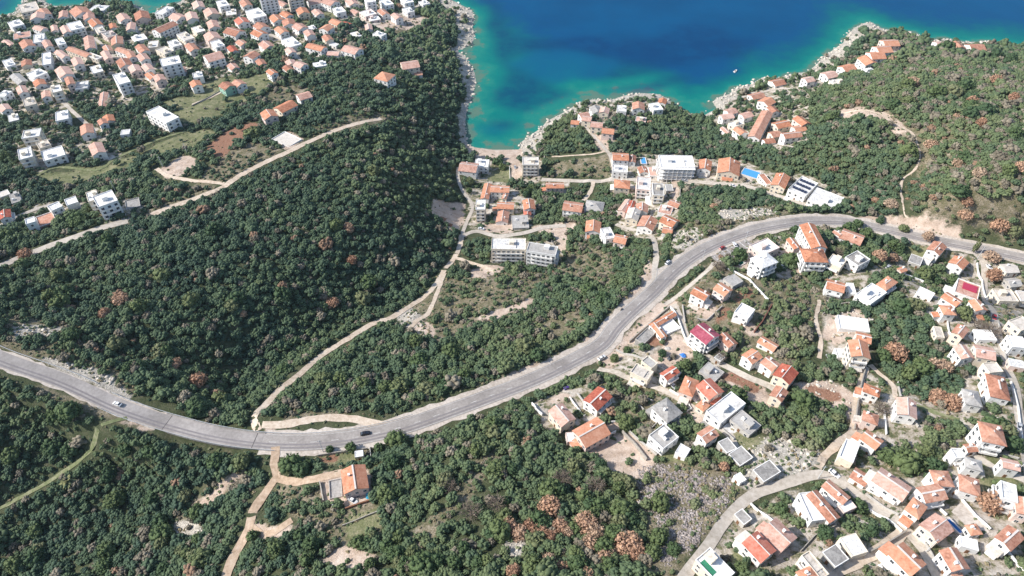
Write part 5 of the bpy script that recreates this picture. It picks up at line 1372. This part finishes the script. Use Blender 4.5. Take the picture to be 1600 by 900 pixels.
for poly in ([(1245,600),(1285,590),(1340,610),(1338,650),(1300,640),(1260,625)], [(1150,700),(1200,675),(1290,700),(1270,740),(1180,765)]): m2 |= inside(u_, v_, poly) & (rng.random(60000) < .6)
m_ |= m2 & (house_gap(X_, Y_) > .6) & (road_gap(X_, Y_) > .6)
m3 = inside(u_ + vnoise(X_, Y_, 7, 71)*20, v_ + vnoise(X_, Y_, 7, 72)*16, [(1003,745),(1040,722),(1100,736),(1140,752),(1148,775),(1112,815),(1080,850),(1058,882),(1034,872),(1010,810)]) & (road_gap(X_, Y_) > .8)
rocks('rubble', 'pale loose stones and rubble on bare plots', list(zip(X_[m_], Y_[m_])), .25, 1.1, M_ROCK)

M_RUB = speckle('grey_brown_rubble', [(.32,(.12,.105,.095)),(.5,(.27,.235,.22)),(.68,(.54,.49,.46))], 1.1, big=.2)
X3, Y3 = X_[m3], Y_[m3]; k3 = 20; X3 = (X3[:, None] + rng.normal(0, 1.2, (len(X3), k3))).ravel(); Y3 = (Y3[:, None] + rng.normal(0, 1.2, (len(Y3), k3))).ravel()
ok_ = (road_gap(X3, Y3) > .5) & (house_gap(X3, Y3) > .5); rocks('stone_field', 'grey-brown stony rubble field beside the curving dirt lane', list(zip(X3[ok_], Y3[ok_])), .15, .62, M_RUB)
# ------------------------------------------------------------------ cars
def car_paint(name, c): 
    m, nt, b = mat(name, .3, .5); b.inputs['Base Color'].default_value = c + (1,); b.inputs['Coat Weight'].default_value = .3; return m
M_TYRES = speckle('tyre_rubber', [(.3,(.02,.02,.02)),(.7,(.04,.04,.04))], 4)
def loft(sections):
    """sections: x, half width, z low, z high, half width at top"""
    V, Fc = [], []
    for x, w_, z0, z1, wt in sections: V += [(x,-w_,z0),(x,w_,z0),(x,w_,(z0+z1)/2),(x,wt,z1),(x,-wt,z1),(x,-w_,(z0+z1)/2)]
    for i in range(len(sections)-1):
        for j in range(6): Fc.append((i*6+j, i*6+(j+1) % 6, (i+1)*6+(j+1) % 6, (i+1)*6+j))
    Fc += [tuple(range(5, -1, -1)), tuple(len(V)-6+j for j in range(6))]; return V, Fc
def make_car(u, v, aim, paint, label, van=False, up=.2):
    x, y, z = ground(u, v, up); x2, y2, _ = ground(u+aim[0], v+aim[1], up); 
    dm, wm = dist_line(np.array([x]), np.array([y]), mainp[:, :2]); 
    if dm[0] < 6: z = float(np.interp(wm[0], np.arange(len(mainp)), mainp[:, 2])) + .21
    else: z = float(height(x, y)) + up
    o = bpy.data.objects.new('car' if not van else 'van', None); COL.objects.link(o); o.location = (x, y, z); o.rotation_euler = (0, 0, math.atan2(y2-y, x2-x))
    hb = .95 if not van else 1.1
    part('body', loft([(-2.15,.74,.42,.72,.66),(-2.0,.86,.26,hb-.08,.78),(-1.0,.88,.24,hb,.80),(.9,.88,.24,hb-.02,.80),(1.7,.86,.25,.82,.76),(2.12,.72,.36,.66,.64)]), paint, o)
    part('window_band', loft([(-1.75,.74,hb-.14,hb+.02,.72),(-1.2,.76,hb-.1,1.36,.60),(.25,.76,hb-.1,1.38,.60),(1.05,.74,hb-.14,hb+.0,.72)]), mgl, o)
    part('roof', loft([(-1.15,.60,1.33,1.40,.54),(-.9,.62,1.33,1.45,.56),(.05,.62,1.34,1.46,.56),(.28,.60,1.34,1.41,.54)]), paint, o)
    V, Fc = [], []
    for i in range(12): t = i/12*2*math.pi; V += [(math.cos(t)*.32, -.11, math.sin(t)*.32), (math.cos(t)*.32, .11, math.sin(t)*.32)]
    Fc = [(2*i, 2*i+1, (2*i+3) % 24, (2*i+2) % 24) for i in range(12)] + [tuple(range(0, 24, 2)), tuple(range(23, 0, -2))]
    for sx in (-1.35, 1.35):
        for sy in (-.82, .82): child('wheel', shared(('wheel',), V, Fc, M_TYRES), o, (sx, sy, .32))
    tag(o, label, 'van' if van else 'car', 'cars on the roads and yards'); return o
P_W, P_D, P_S, P_V, P_R = car_paint('white_car_paint', (.75,.75,.75)), car_paint('black_car_paint', (.02,.02,.025)), car_paint('silver_car_paint', (.45,.46,.48)), car_paint('violet_car_paint', (.06,.03,.16)), car_paint('red_car_paint', (.35,.03,.03))
make_car(184, 632, (-20,-9), P_W, 'white car driving on the pale road left of the viaduct')
make_car(571, 678, (20,-4), P_D, 'black car driving on the asphalt road right of the viaduct')
make_car(1043, 411, (12,-13), P_W, 'white car parked on the gravel beside the main road bend', up=.1)
make_car(888, 607, (12,-4), P_V, 'dark violet car parked in the yard above the pale pink-roofed house', up=.1)
make_car(528, 790, (15,-4), P_S, 'silver car parked below the terrace of the lone orange-roofed house', up=.1)
make_car(552, 783, (12,6), P_W, 'white car among the clutter in front of the lone orange-roofed house', up=.1)
make_car(1387, 418, (8,-6), P_S, 'silver car parked in shade between grey roofs below the upper road', up=.1)
make_car(1048, 560, (10,-7), P_D, "black car in the white builder's yard below the road", up=.1)
make_car(1303, 741, (12,8), P_W, 'white car parked at the top of the curving dirt lane', up=.15)
make_car(1052, 604, (10,8), P_S, 'silver car beside the small red-roofed house in the village', up=.1)
make_car(1441, 836, (10,14), P_W, 'white car on the lane junction beside the pale pink hillside house', up=.15)
make_car(1592, 668, (2,14), P_S, 'silver car parked on the lane at the right edge', up=.15)
make_car(1553, 497, (3,12), P_R, 'red car on the lane through the right-hand rows', up=.15)
# a dark motorcycle at the roadside
x, y, z = ground(971, 484, .1); o = bpy.data.objects.new('motorcycle', None); COL.objects.link(o); o.location = (x, y, z); o.rotation_euler = (0, 0, .9)
V = []; 
for i in range(12): t = i/12*2*math.pi; V += [(math.cos(t)*.33, -.07, math.sin(t)*.33), (math.cos(t)*.33, .07, math.sin(t)*.33)]
Fw = [(2*i, 2*i+1, (2*i+3) % 24, (2*i+2) % 24) for i in range(12)] + [tuple(range(0, 24, 2)), tuple(range(23, 0, -2))]
for sx in (-.7, .7): child('wheel', shared(('bike_wheel',), V, Fw, M_TYRES), o, (sx, 0, .33))
part('body', loft([(-.8,.12,.5,.75,.1),(-.2,.2,.35,.85,.15),(.3,.22,.35,.95,.16),(.6,.08,.5,.85,.06)]), P_D, o); part('handlebar', boxm([(.45,0,.98,1.04,.06,.75)]), P_D, o); part('seat', boxm([(-.35,0,.84,.92,.7,.28)]), M_TYRES, o)
tag(o, 'dark motorcycle standing at the upper verge of the main road', 'motorcycle')

# ------------------------------------------------------------------ pools
M_POOL, nt, b = mat('pool_water', .08, .5); b.inputs['Base Color'].default_value = (.08,.33,.62,1)
M_POOLD, nt, b = mat('deep_blue_pool_water', .08, .5); b.inputs['Base Color'].default_value = (.02,.13,.38,1)
M_POOLG, nt, b = mat('green_pool_water', .1, .5); b.inputs['Base Color'].default_value = (.01,.09,.06,1)
def quad_frame(q, up=.3):
    cu, cv = (q[0]+q[4])/2, (q[1]+q[5])/2; x, y, g = ground(cu, cv); 
    P_ = [np.array(at_z(q[i], q[i+1], g+up)) for i in (0, 2, 4)]; ax_ = P_[1]-P_[0]; L = float(np.linalg.norm(ax_)); ax_ /= L; n_ = np.array([-ax_[1], ax_[0]]); w_ = float(np.dot(P_[2]-P_[1], n_)); c = P_[0]+ax_*L/2+n_*w_/2
    gs = [float(height(*(c + ax_*sx*L/2 + n_*sy*w_/2))) for sx in (-1, 1) for sy in (-1, 1)]; return c, max(gs), min(gs), L, abs(w_), math.atan2(ax_[1], ax_[0])
def pool(q, m, label):
    c, g, lo, L, w_, rot = quad_frame(q); o = bpy.data.objects.new('swimming_pool', None); COL.objects.link(o); o.location = (c[0], c[1], g); o.rotation_euler = (0, 0, rot); d = lo-g-.6
    part('basin', boxm([(0,0,d,.22,L,w_)]), WM[0], o); part('water', boxm([(0,0,.22,.27,L-.5,w_-.5)]), m, o)
    part('coping', boxm([(0,-w_/2,d,.38,L+.8,.5),(0,w_/2,d,.38,L+.8,.5),(-L/2-.15,0,d,.38,.5,w_-.5),(L/2+.15,0,d,.38,.5,w_-.5)]), M_RIDGE, o); tag(o, label, 'swimming pool', 'swimming pools')
pool((1163,264,1188,272,1186,283), M_POOL, 'large light blue pool between the big orange roof and the brown terrace')
pool((1482,811,1504,833,1499,837), M_POOLD, 'long narrow deep blue pool beside the grey gravel yard')
pool((884,187,893,184,893,188), M_POOL, 'small blue pool on the left shore of the middle headland')
pool((661,108,674,107,674,111), M_POOLD, 'small dark blue pool in the wood near the left shore')
pool((1000,247,1008,247,1008,257), M_POOL, 'tiny pale blue pool left of the unfinished hotel')
pool((1150,411,1157,407,1164,412), M_POOLG, 'small dark green pool on the sandy yard by the car park')
# ------------------------------------------------------------------ car park
def draped(name, poly, m, up, kind='structure'):
    w_ = [ground(u, v)[:2] for u, v in poly]; n_ = 14; a, b2, c, d = [np.array(p) for p in w_]; V = []
    for i in range(n_+1):
        for j in range(n_+1):
            p = (a*(1-i/n_)+b2*i/n_)*(1-j/n_) + (d*(1-i/n_)+c*i/n_)*j/n_; V.append((p[0], p[1], float(height(*p))+up))
    Fc = [(i*(n_+1)+j, (i+1)*(n_+1)+j, (i+1)*(n_+1)+j+1, i*(n_+1)+j+1) for i in range(n_) for j in range(n_)]
    return tag(mesh_obj(name, V, Fc, m), kind=kind)
draped('car_park', [(1111,402),(1165,374),(1180,384),(1127,411)], M_ASPH, .3); 
for i in range(8):
    t = (i+.5)/8; a = (1111+54*t, 402-28*t); b2 = (1127+53*t, 411-27*t); draped('bay_line', [a, (a[0]+1.0, a[1]-.5), (b2[0]+1.0, b2[1]-.5), b2], M_PAINT, .34)
# ------------------------------------------------------------------ yard and retaining walls
def wall(pts, h, th, m, label):
    w_ = smooth_poly([ground(u, v)[:2] for u, v in pts]); V, Fc = [], []; N = normals2(np.column_stack([w_, np.zeros(len(w_))]))
    for i, p in enumerate(w_):
        g = float(height(*p))
        for o_, z in ((-th/2, g-.8), (th/2, g-.8), (th/2, g+h), (-th/2, g+h)): V.append((p[0]+N[i,0]*o_, p[1]+N[i,1]*o_, z))
    for i in range(len(w_)-1):
        for j in range(4): Fc.append((i*4+j, i*4+(j+1) % 4, (i+1)*4+(j+1) % 4, (i+1)*4+j))
    Fc += [(3,2,1,0), tuple(len(V)-4+j for j in range(4))]; o = mesh_obj('wall', V, Fc, m); tag(o, label, 'wall', 'yard and retaining walls'); return o
def smooth_poly(p):
    out = []
    for a, b2 in zip(p[:-1], p[1:]):
        a, b2 = np.array(a), np.array(b2); k = max(1, int(np.linalg.norm(b2-a)/2.5)); out += [a+(b2-a)*j/k for j in range(k)]
    return np.array(out+[np.array(p[-1])])
WW, WG, WS = WM[0], WM[3], speckle('dry_stone', [(.3,(.2,.18,.15)),(.5,(.36,.33,.29)),(.7,(.5,.47,.42))], 1.5)
for pts, h_, th, m_, lb in [
 ([(831,632),(838,642),(847,650)], 1.8, .35, WW, 'short bright white wall at the left tip of the pale pink house yard'),
 ([(890,622),(912,652),(914,650)], 1.2, .3, WW, 'white wall between the pale pink house and the small lawn'),
 ([(902,616),(925,646)], 1.2, .5, WG, 'grey wall between the lawn and the red gabled house'),
 ([(914,702),(932,690),(962,676)], 1.7, .35, WW, 'white wall under the big orange-roofed house, above the dirt lot'),
 ([(972,676),(990,694),(1010,720)], 1.8, .5, WS, 'long stone wall along the right side of the pink dirt lot'),
 ([(980,672),(1000,690),(1026,712)], 1.2, .4, WG, 'grey wall parallel to the dirt lot wall, further right'),
 ([(944,662),(964,660)], 1.2, .3, WW, 'short white wall right of the big orange-roofed house'),
 ([(962,548),(990,557),(1020,570),(1060,592)], 1.4, .4, WG, "grey wall below the builder's yard, running down to the red-roofed house"),
 ([(983,536),(1010,512),(1046,481)], 1.8, .5, WS, 'dark stone wall along the verge above the narrow orange roofs'),
 ([(1046,481),(1058,496),(1070,530),(1088,553)], 1.4, .35, WW, "white wall between the village lane and the builder's yard"),
 ([(1066,478),(1070,505)], 1.2, .35, WG, 'short grey wall on the lane above the maroon-roofed house'),
 ([(1128,480),(1104,502),(1088,500)], 1.3, .35, WG, 'grey wall around the paved yard below the two orange gabled houses'),
 ([(1135,420),(1170,438),(1200,470)], 1.3, .35, WW, 'white wall running downhill from the car park pool'),
 ([(1205,478),(1190,505),(1178,520)], 1.6, .5, speckle('rusty_red_wall', [(.3,(.12,.05,.04)),(.7,(.24,.11,.08))], 2), 'rusty red wall right of the white flat-roofed house'),
 ([(1352,574),(1345,600),(1338,640),(1334,672)], 1.5, .4, WS, 'long stone wall along the dirt road beside the right-hand rows'),
 ([(1020,628),(1000,620),(996,632),(1016,652)], 1.2, .3, WG, 'thin grey wall around the yard left of the grey hipped house'),
 ([(1033,655),(1018,670),(992,678)], 1.2, .3, WG, 'thin grey wall left of the grey roof with a hut'),
 ([(1066,646),(1080,640),(1070,625),(1046,610)], 1.2, .3, WW, 'white wall right of the grey hipped house'),
 ([(1128,672),(1146,688)], 1.2, .35, WG, 'short grey wall behind the small grey outbuildings'),
 ([(1216,742),(1194,757),(1180,762)], 1.2, .4, WS, 'stone edge wall between the ruined slab and the curving lane'),
 ([(1172,788),(1198,808),(1208,816)], 1.2, .3, WW, 'white wall above the pale pink gabled house at the lane'),
 ([(1250,862),(1272,838),(1306,822)], 1.1, .3, WS, 'dry stone wall behind the low grey and white flat roofs'),
 ([(1358,864),(1385,850),(1414,832)], 1.8, .4, WS, 'dark retaining wall along the lower edge of the overgrown orchard'),
 ([(1338,784),(1370,806),(1408,832)], 1.2, .3, WW, 'white wall between the orchard and the curving lane'),
 ([(1352,774),(1382,796),(1402,806)], 1.4, .3, WG, 'grey wall on the upper side of the curving lane'),
 ([(1440,842),(1455,868),(1466,892)], 1.2, .3, WG, 'grey wall beside the lane running off the bottom edge'),
 ([(1372,884),(1386,902)], 1.3, .5, WW, 'white double wall near the bottom edge beside the big orange roof'),
 ([(1502,782),(1522,806),(1546,828)], 1.2, .35, WW, 'long white wall right of the grey gravel yard'),
 ([(1478,806),(1466,795)], 1.2, .35, WW, 'short white wall at the upper end of the deep blue pool'),
 ([(1574,864),(1588,882),(1602,896)], 1.1, .5, WW, 'white path wall in the lower right corner'),
 ([(1532,690),(1560,712),(1590,718)], 1.2, .3, WG, 'grey wall below the big brown hipped house'),
 ([(1540,572),(1530,600),(1536,612)], 1.2, .3, WW, 'white wall left of the large brown hipped house at the right'),
 ([(1578,598),(1590,640),(1596,690)], 1.2, .3, WW, 'long white wall along the lane at the right edge'),
 ([(1526,412),(1534,440),(1542,470)], 1.2, .4, WW, 'white wall along the lane right of the crimson-panel house'),
 ([(1558,505),(1566,540),(1572,570)], 1.2, .4, WG, 'grey wall along the lane below the pale flat roofs'),
 ([(1478,487),(1482,520),(1498,540)], 1.1, .3, WW, 'white wall down the left side of the brown gabled house'),
 ([(1408,428),(1440,440),(1448,445)], 1.1, .5, WW, 'curved white wall above the small white flat roof'),
 ([(1402,598),(1412,640),(1434,668)], 1.2, .3, WG, 'grey wall left of the pale pink house in the tree belt'),
 ([(1380,640),(1384,680)], 1.3, .3, WW, 'white wall right of the brown hipped house by the dirt road'),
 ([(1285,492),(1300,478),(1325,474),(1345,480)], 1.0, .5, WS, 'curved pale stone wall above the broad white terrace'),
 ([(497,713),(530,708),(575,702)], 1.3, .35, WS, 'stone wall along the upper side of the red soil garden'),
 ([(578,700),(580,728)], 1.2, .3, WG, 'grey wall right of the red soil garden'),
 ([(500,754),(506,784)], 1.4, .4, WS, 'short stone wall left of the grey terrace slab'),
 ([(540,796),(575,784),(592,778)], 1.2, .5, speckle('red_earth_bank', [(.3,(.14,.06,.035)),(.7,(.3,.16,.1))], 2), 'low red earth bank wall below the lone orange-roofed house'),
 ([(535,822),(570,808),(598,797)], .9, .3, WS, 'thin stone wall across the small terrace meadow'),
 ([(300,166),(330,151),(372,128)], .9, .3, WS, 'stone wall along the upper meadow path'),
 ([(322,222),(345,208),(382,190)], 1.2, .4, WS, 'stone wall at the upper edge of the reddish field'),
 ([(796,262),(797,284)], 1.2, .3, WW, 'thin pale wall between the lawn and the dirt lot by the beach'),
 ([(848,232),(852,258)], 1.6, .5, WS, 'dark wall right of the cream four-storey block at the beach'),
 ([(1063,282),(1062,318)], 1.6, .4, WS, 'wall at the right edge of the dirt lot beside the grey blocks'),
 ([(862,364),(862,380),(880,400)], 1.2, .35, WS, 'stone wall along the pink dirt lot by the apartment blocks'),
 ([(1340,148),(1372,134)], 1.6, .5, WS, 'short dark wall in the scrub above the headland villas'),
]: wall(pts, h_, th, m_, lb)
# ------------------------------------------------------------------ poles, tarps, boat, beach huts, umbrellas
def pole(u, v, h_, label, lamp=False):
    x, y, z = ground(u, v); o = bpy.data.objects.new('utility_pole', None); COL.objects.link(o); o.location = (x, y, float(height(x, y))); V, Fc = [], []
    tube(V, Fc, (0,0,-.5), (0,0,h_), .16, .1, 8); part('post', (V, Fc), M_METAL, o)
    part('cross_arm', boxm([(0,0,h_-.9,h_-.75,1.8,.12)]), M_METAL, o); V, Fc = boxm([(-.8,0,h_-.75,h_-.5,.1,.1),(0,0,h_-.75,h_-.5,.1,.1),(.8,0,h_-.75,h_-.5,.1,.1)]); part('insulator', (V, Fc), M_TYRES, o)
    tag(o, label, 'utility pole', 'utility poles')
for u, v, l in [(255,262,'pale utility pole standing left of the bare earth patch on the left slope'),(293,241,'pale utility pole at the upper corner of the bare earth patch on the left slope'),(181,300,'pale utility pole rising just above the tall white block'),
 (1163,380,'utility pole at the upper edge of the car park'),(1097,408,'utility pole between the car park and the main road'),(1527,404,'utility pole at the top of the right-hand lane'),(505,706,'utility pole at the corner of the red soil garden'),
 (1278,748,'utility pole at the crest of the curving dirt lane'),(1447,862,'utility pole on the lane near the bottom right'),(1583,742,'utility pole left of the lane at the right edge'),(1024,438,'utility pole where the side lane meets the main road')]: pole(u, v, 9.0, l)
def heap(u, v, s_, m, name, label, cat):
    x, y, z = ground(u, v); g = np.random.default_rng(int(u)); V = []; n_ = 9
    for i in range(n_):
        for j in range(n_):
            a, b2 = i/(n_-1)*2-1, j/(n_-1)*2-1; rr = max(0, 1-(a*a+b2*b2)); V.append((a*s_*(1+g.uniform(-.08,.08)), b2*s_*.75*(1+g.uniform(-.08,.08)), (rr**.6)*s_*.45*g.uniform(.7, 1.2) - (.3 if rr == 0 else 0)))
    Fc = [(i*n_+j, (i+1)*n_+j, (i+1)*n_+j+1, i*n_+j+1) for i in range(n_-1) for j in range(n_-1)]
    o = mesh_obj(name, V, Fc, m); o.location = (x, y, z); o.rotation_euler = (0, 0, g.uniform(0, 3)); tag(o, label, cat)
M_BLUE = speckle('blue_tarpaulin', [(.3,(.03,.12,.4)),(.7,(.08,.25,.6))], 3); M_TEAL = speckle('teal_tarpaulin', [(.3,(.03,.22,.35)),(.7,(.06,.34,.48))], 3)
heap(1068, 556, 1.8, M_BLUE, 'tarp', "crumpled blue tarp in the builder's yard", 'tarp')
heap(577, 774, 2.0, M_TEAL, 'tarp', 'teal tarp over a heap at the right corner of the lone orange house', 'tarp')
heap(1044, 545, 1.6, WG, 'material_heap', "grey heap of building material in the builder's yard", 'heap'); heap(1036, 552, 1.3, M_DOOR, 'material_heap', "dark heap at the left side of the builder's yard", 'heap')
heap(556, 782, 1.5, WG, 'material_heap', 'grey heap of clutter in front of the lone orange-roofed house', 'heap')
for i, (u, v, s_, l) in enumerate([(690,342,3.0,'brown earth heap in the shaded corner of the cleared plot'),(702,352,2.4,'smaller reddish earth heap on the cleared plot near the cove')]): heap(u, v, s_, speckle('heaped_soil', [(.3,(.2,.1,.06)),(.7,(.4,.25,.17))], 1), 'earth_heap', l, 'heap')
x, y = at_z(1149, 111, .4); o = bpy.data.objects.new('motorboat', None); COL.objects.link(o); o.location = (x, y, 0); o.rotation_euler = (0, 0, .9)
part('hull', loft([(-2.6,.9,-.2,.6,.95),(0,1.05,-.3,.65,1.1),(1.6,.75,-.2,.75,.85),(2.7,.08,.1,.85,.12)]), WW, o); part('windscreen', boxm([(.5,0,.66,1.1,.1,1.3)]), mgl, o); part('seat', boxm([(-.9,0,.62,.95,1.0,1.4)]), M_DOOR, o)
tag(o, 'small white motorboat alone on the turquoise water', 'boat')
# gravel yard beside the long pool, with its rail posts
draped('gravel_yard', [(1486,800),(1502,784),(1546,832),(1528,842)], M_GRAV, .22)
# tall cypress at the top of the right lane
x, y, z = ground(1520, 395); o = bpy.data.objects.new('cypress_tree', None); COL.objects.link(o); o.location = (x, y, float(height(x, y))); child('trunk', TR[0], o)
cv_, cf_ = crown_proto(40, 555, .26, 1.0, 160); cv_[:, 2] *= 4.2; cv_[:, :2] *= 1.25; child('crown', fast_mesh('crown', cv_, cf_, M_GREEN), o, (0, 0, .5)); o['category'] = 'tree'; o['label'] = 'tall narrow dark cypress beside the main road at the upper right'; o.scale = (1.3, 1.3, 1.9)
# palm-like pale tuft trees are drawn as spiky rosettes on the lower left slope
def rosette(u, v, s_, label):
    x, y, z = ground(u, v, 1.0); g = random.Random(int(u)); V, Fc = [], []
    for i in range(90):
        a = g.uniform(0, 6.283); e = g.uniform(.15, 1.2); l = g.uniform(.7, 1.1)*s_; d = Vector((math.cos(a)*math.cos(e), math.sin(a)*math.cos(e), math.sin(e))); sd_ = Vector((-math.sin(a), math.cos(a), 0))*.1*s_
        b0 = len(V); p0 = Vector((0, 0, .6)); p1 = p0+d*l*.6; p2 = p0+d*l+Vector((0,0,-.25*s_)); V += [tuple(p0-sd_*.3), tuple(p0+sd_*.3), tuple(p1+sd_), tuple(p1-sd_), tuple(p2)]; Fc += [(b0, b0+1, b0+2, b0+3), (b0+3, b0+2, b0+4)]
    o = bpy.data.objects.new('shrub', None); COL.objects.link(o); o.location = (x, y, float(height(x, y))+.4); part('leaves', (V, Fc), speckle('yellow_green_blades', [(.3,(.16,.18,.07)),(.7,(.34,.33,.17))], 2), o); V, Fc = [], []; tube(V, Fc, (0,0,-.8), (0,0,.7), .25, .2, 7); part('stem', (V, Fc), M_BARK, o); tag(o, label, 'shrub')
rosette(107, 752, 4.2, 'spiky yellow-green shrub on the dark slope at the lower left')
# more parked cars seen in the yards and lanes of the right-hand side
for u, v, aim, p, l in [(1296,560,(8,6),P_S,'silver car beside the small white patio left of the twin orange roofs'),(1426,716,(8,4),P_W,'white car under the trees right of the white flat roof by the dirt road'),(1476,690,(8,6),P_D,'black car in the yard left of the small brown outbuilding'),
 (1402,770,(10,6),P_D,'black car between the long pale pink house and the lane'),(1538,700,(10,3),P_W,'white car in the paved yard below the big brown hipped house'),(1545,418,(3,12),P_W,'white car at the upper end of the right-hand lane'),
 (1222,418,(8,5),P_S,'silver car on the paved yard between the white blocks and the orange wing'),(940,560,(10,-6),P_W,'white car on the pale gravel at the village turn-off'),(1128,388,(10,-6),P_R,'red car standing in the car park by the bend'),(1148,383,(-6,-10),P_W,'white car standing in the car park by the bend'),
 (805,262,(2,9),P_S,'silver car on the dirt lot behind the beach'),(892,360,(6,4),P_D,'black car on the pink dirt lot by the apartment blocks'),(752,358,(9,1),P_W,'white car on the cove street above the long pale block'),(1070,283,(10,0),P_S,'silver car on the street in front of the unfinished hotel'),(1145,291,(10,1),P_W,'white car on the street below the big orange roof')]:
    make_car(u, v, aim, p, l, up=.22)
# ------------------------------------------------------------------ light
SUN_EL, SUN_AZ = 38.0, -4.0   # sun low over the left side of the picture
w = bpy.data.worlds.new('World'); S.world = w; w.use_nodes = True; nt = w.node_tree
sky = nt.nodes.new('ShaderNodeTexSky'); sky.sky_type = 'NISHITA'; sky.sun_disc = False
sd = Vector((-math.cos(R(SUN_EL))*math.cos(R(SUN_AZ)), math.cos(R(SUN_EL))*math.sin(R(SUN_AZ)), math.sin(R(SUN_EL))))
sky.sun_elevation = R(SUN_EL); sky.sun_rotation = math.atan2(sd.x, sd.y)
bg = nt.nodes['Background']; nt.links.new(sky.outputs[0], bg.inputs[0]); bg.inputs[1].default_value = 0.15
sl = bpy.data.lights.new('sun', 'SUN'); so = bpy.data.objects.new('sun', sl); COL.objects.link(so)
sl.energy = 4.9; sl.angle = R(0.5); sl.color = (1.0, .95, .88)
so.rotation_euler = sd.to_track_quat('Z', 'Y').to_euler(); so.location = (-300, 0, 500)
vs = S.view_settings; vs.view_transform = 'Standard'; vs.look = 'None'; vs.exposure = 0.34; vs.gamma = 1
# ------------------------------------------------------------------ the air between the drone and the coast
V, Fc = box_vf(0, 1500, -16, 335, 12400, 9400)
hz = mesh_obj('haze', V, Fc, None); m = bpy.data.materials.new('hazy_air'); m.use_nodes = True; nt = m.node_tree
nt.nodes.remove(nt.nodes['Principled BSDF']); pv = nt.nodes.new('ShaderNodeVolumePrincipled')
pv.inputs['Color'].default_value = (.62, .80, 1, 1); pv.inputs['Density'].default_value = 0.00004; pv.inputs['Anisotropy'].default_value = 0.2
nt.links.new(pv.outputs[0], nt.nodes['Material Output'].inputs['Volume']); hz.data.materials.append(m); tag(hz, kind='stuff')
S.cycles.volume_bounces = 0
for o in S.objects:
    if len(str(o.get('label', '')).split()) > 16: print('LONG', o['label'])
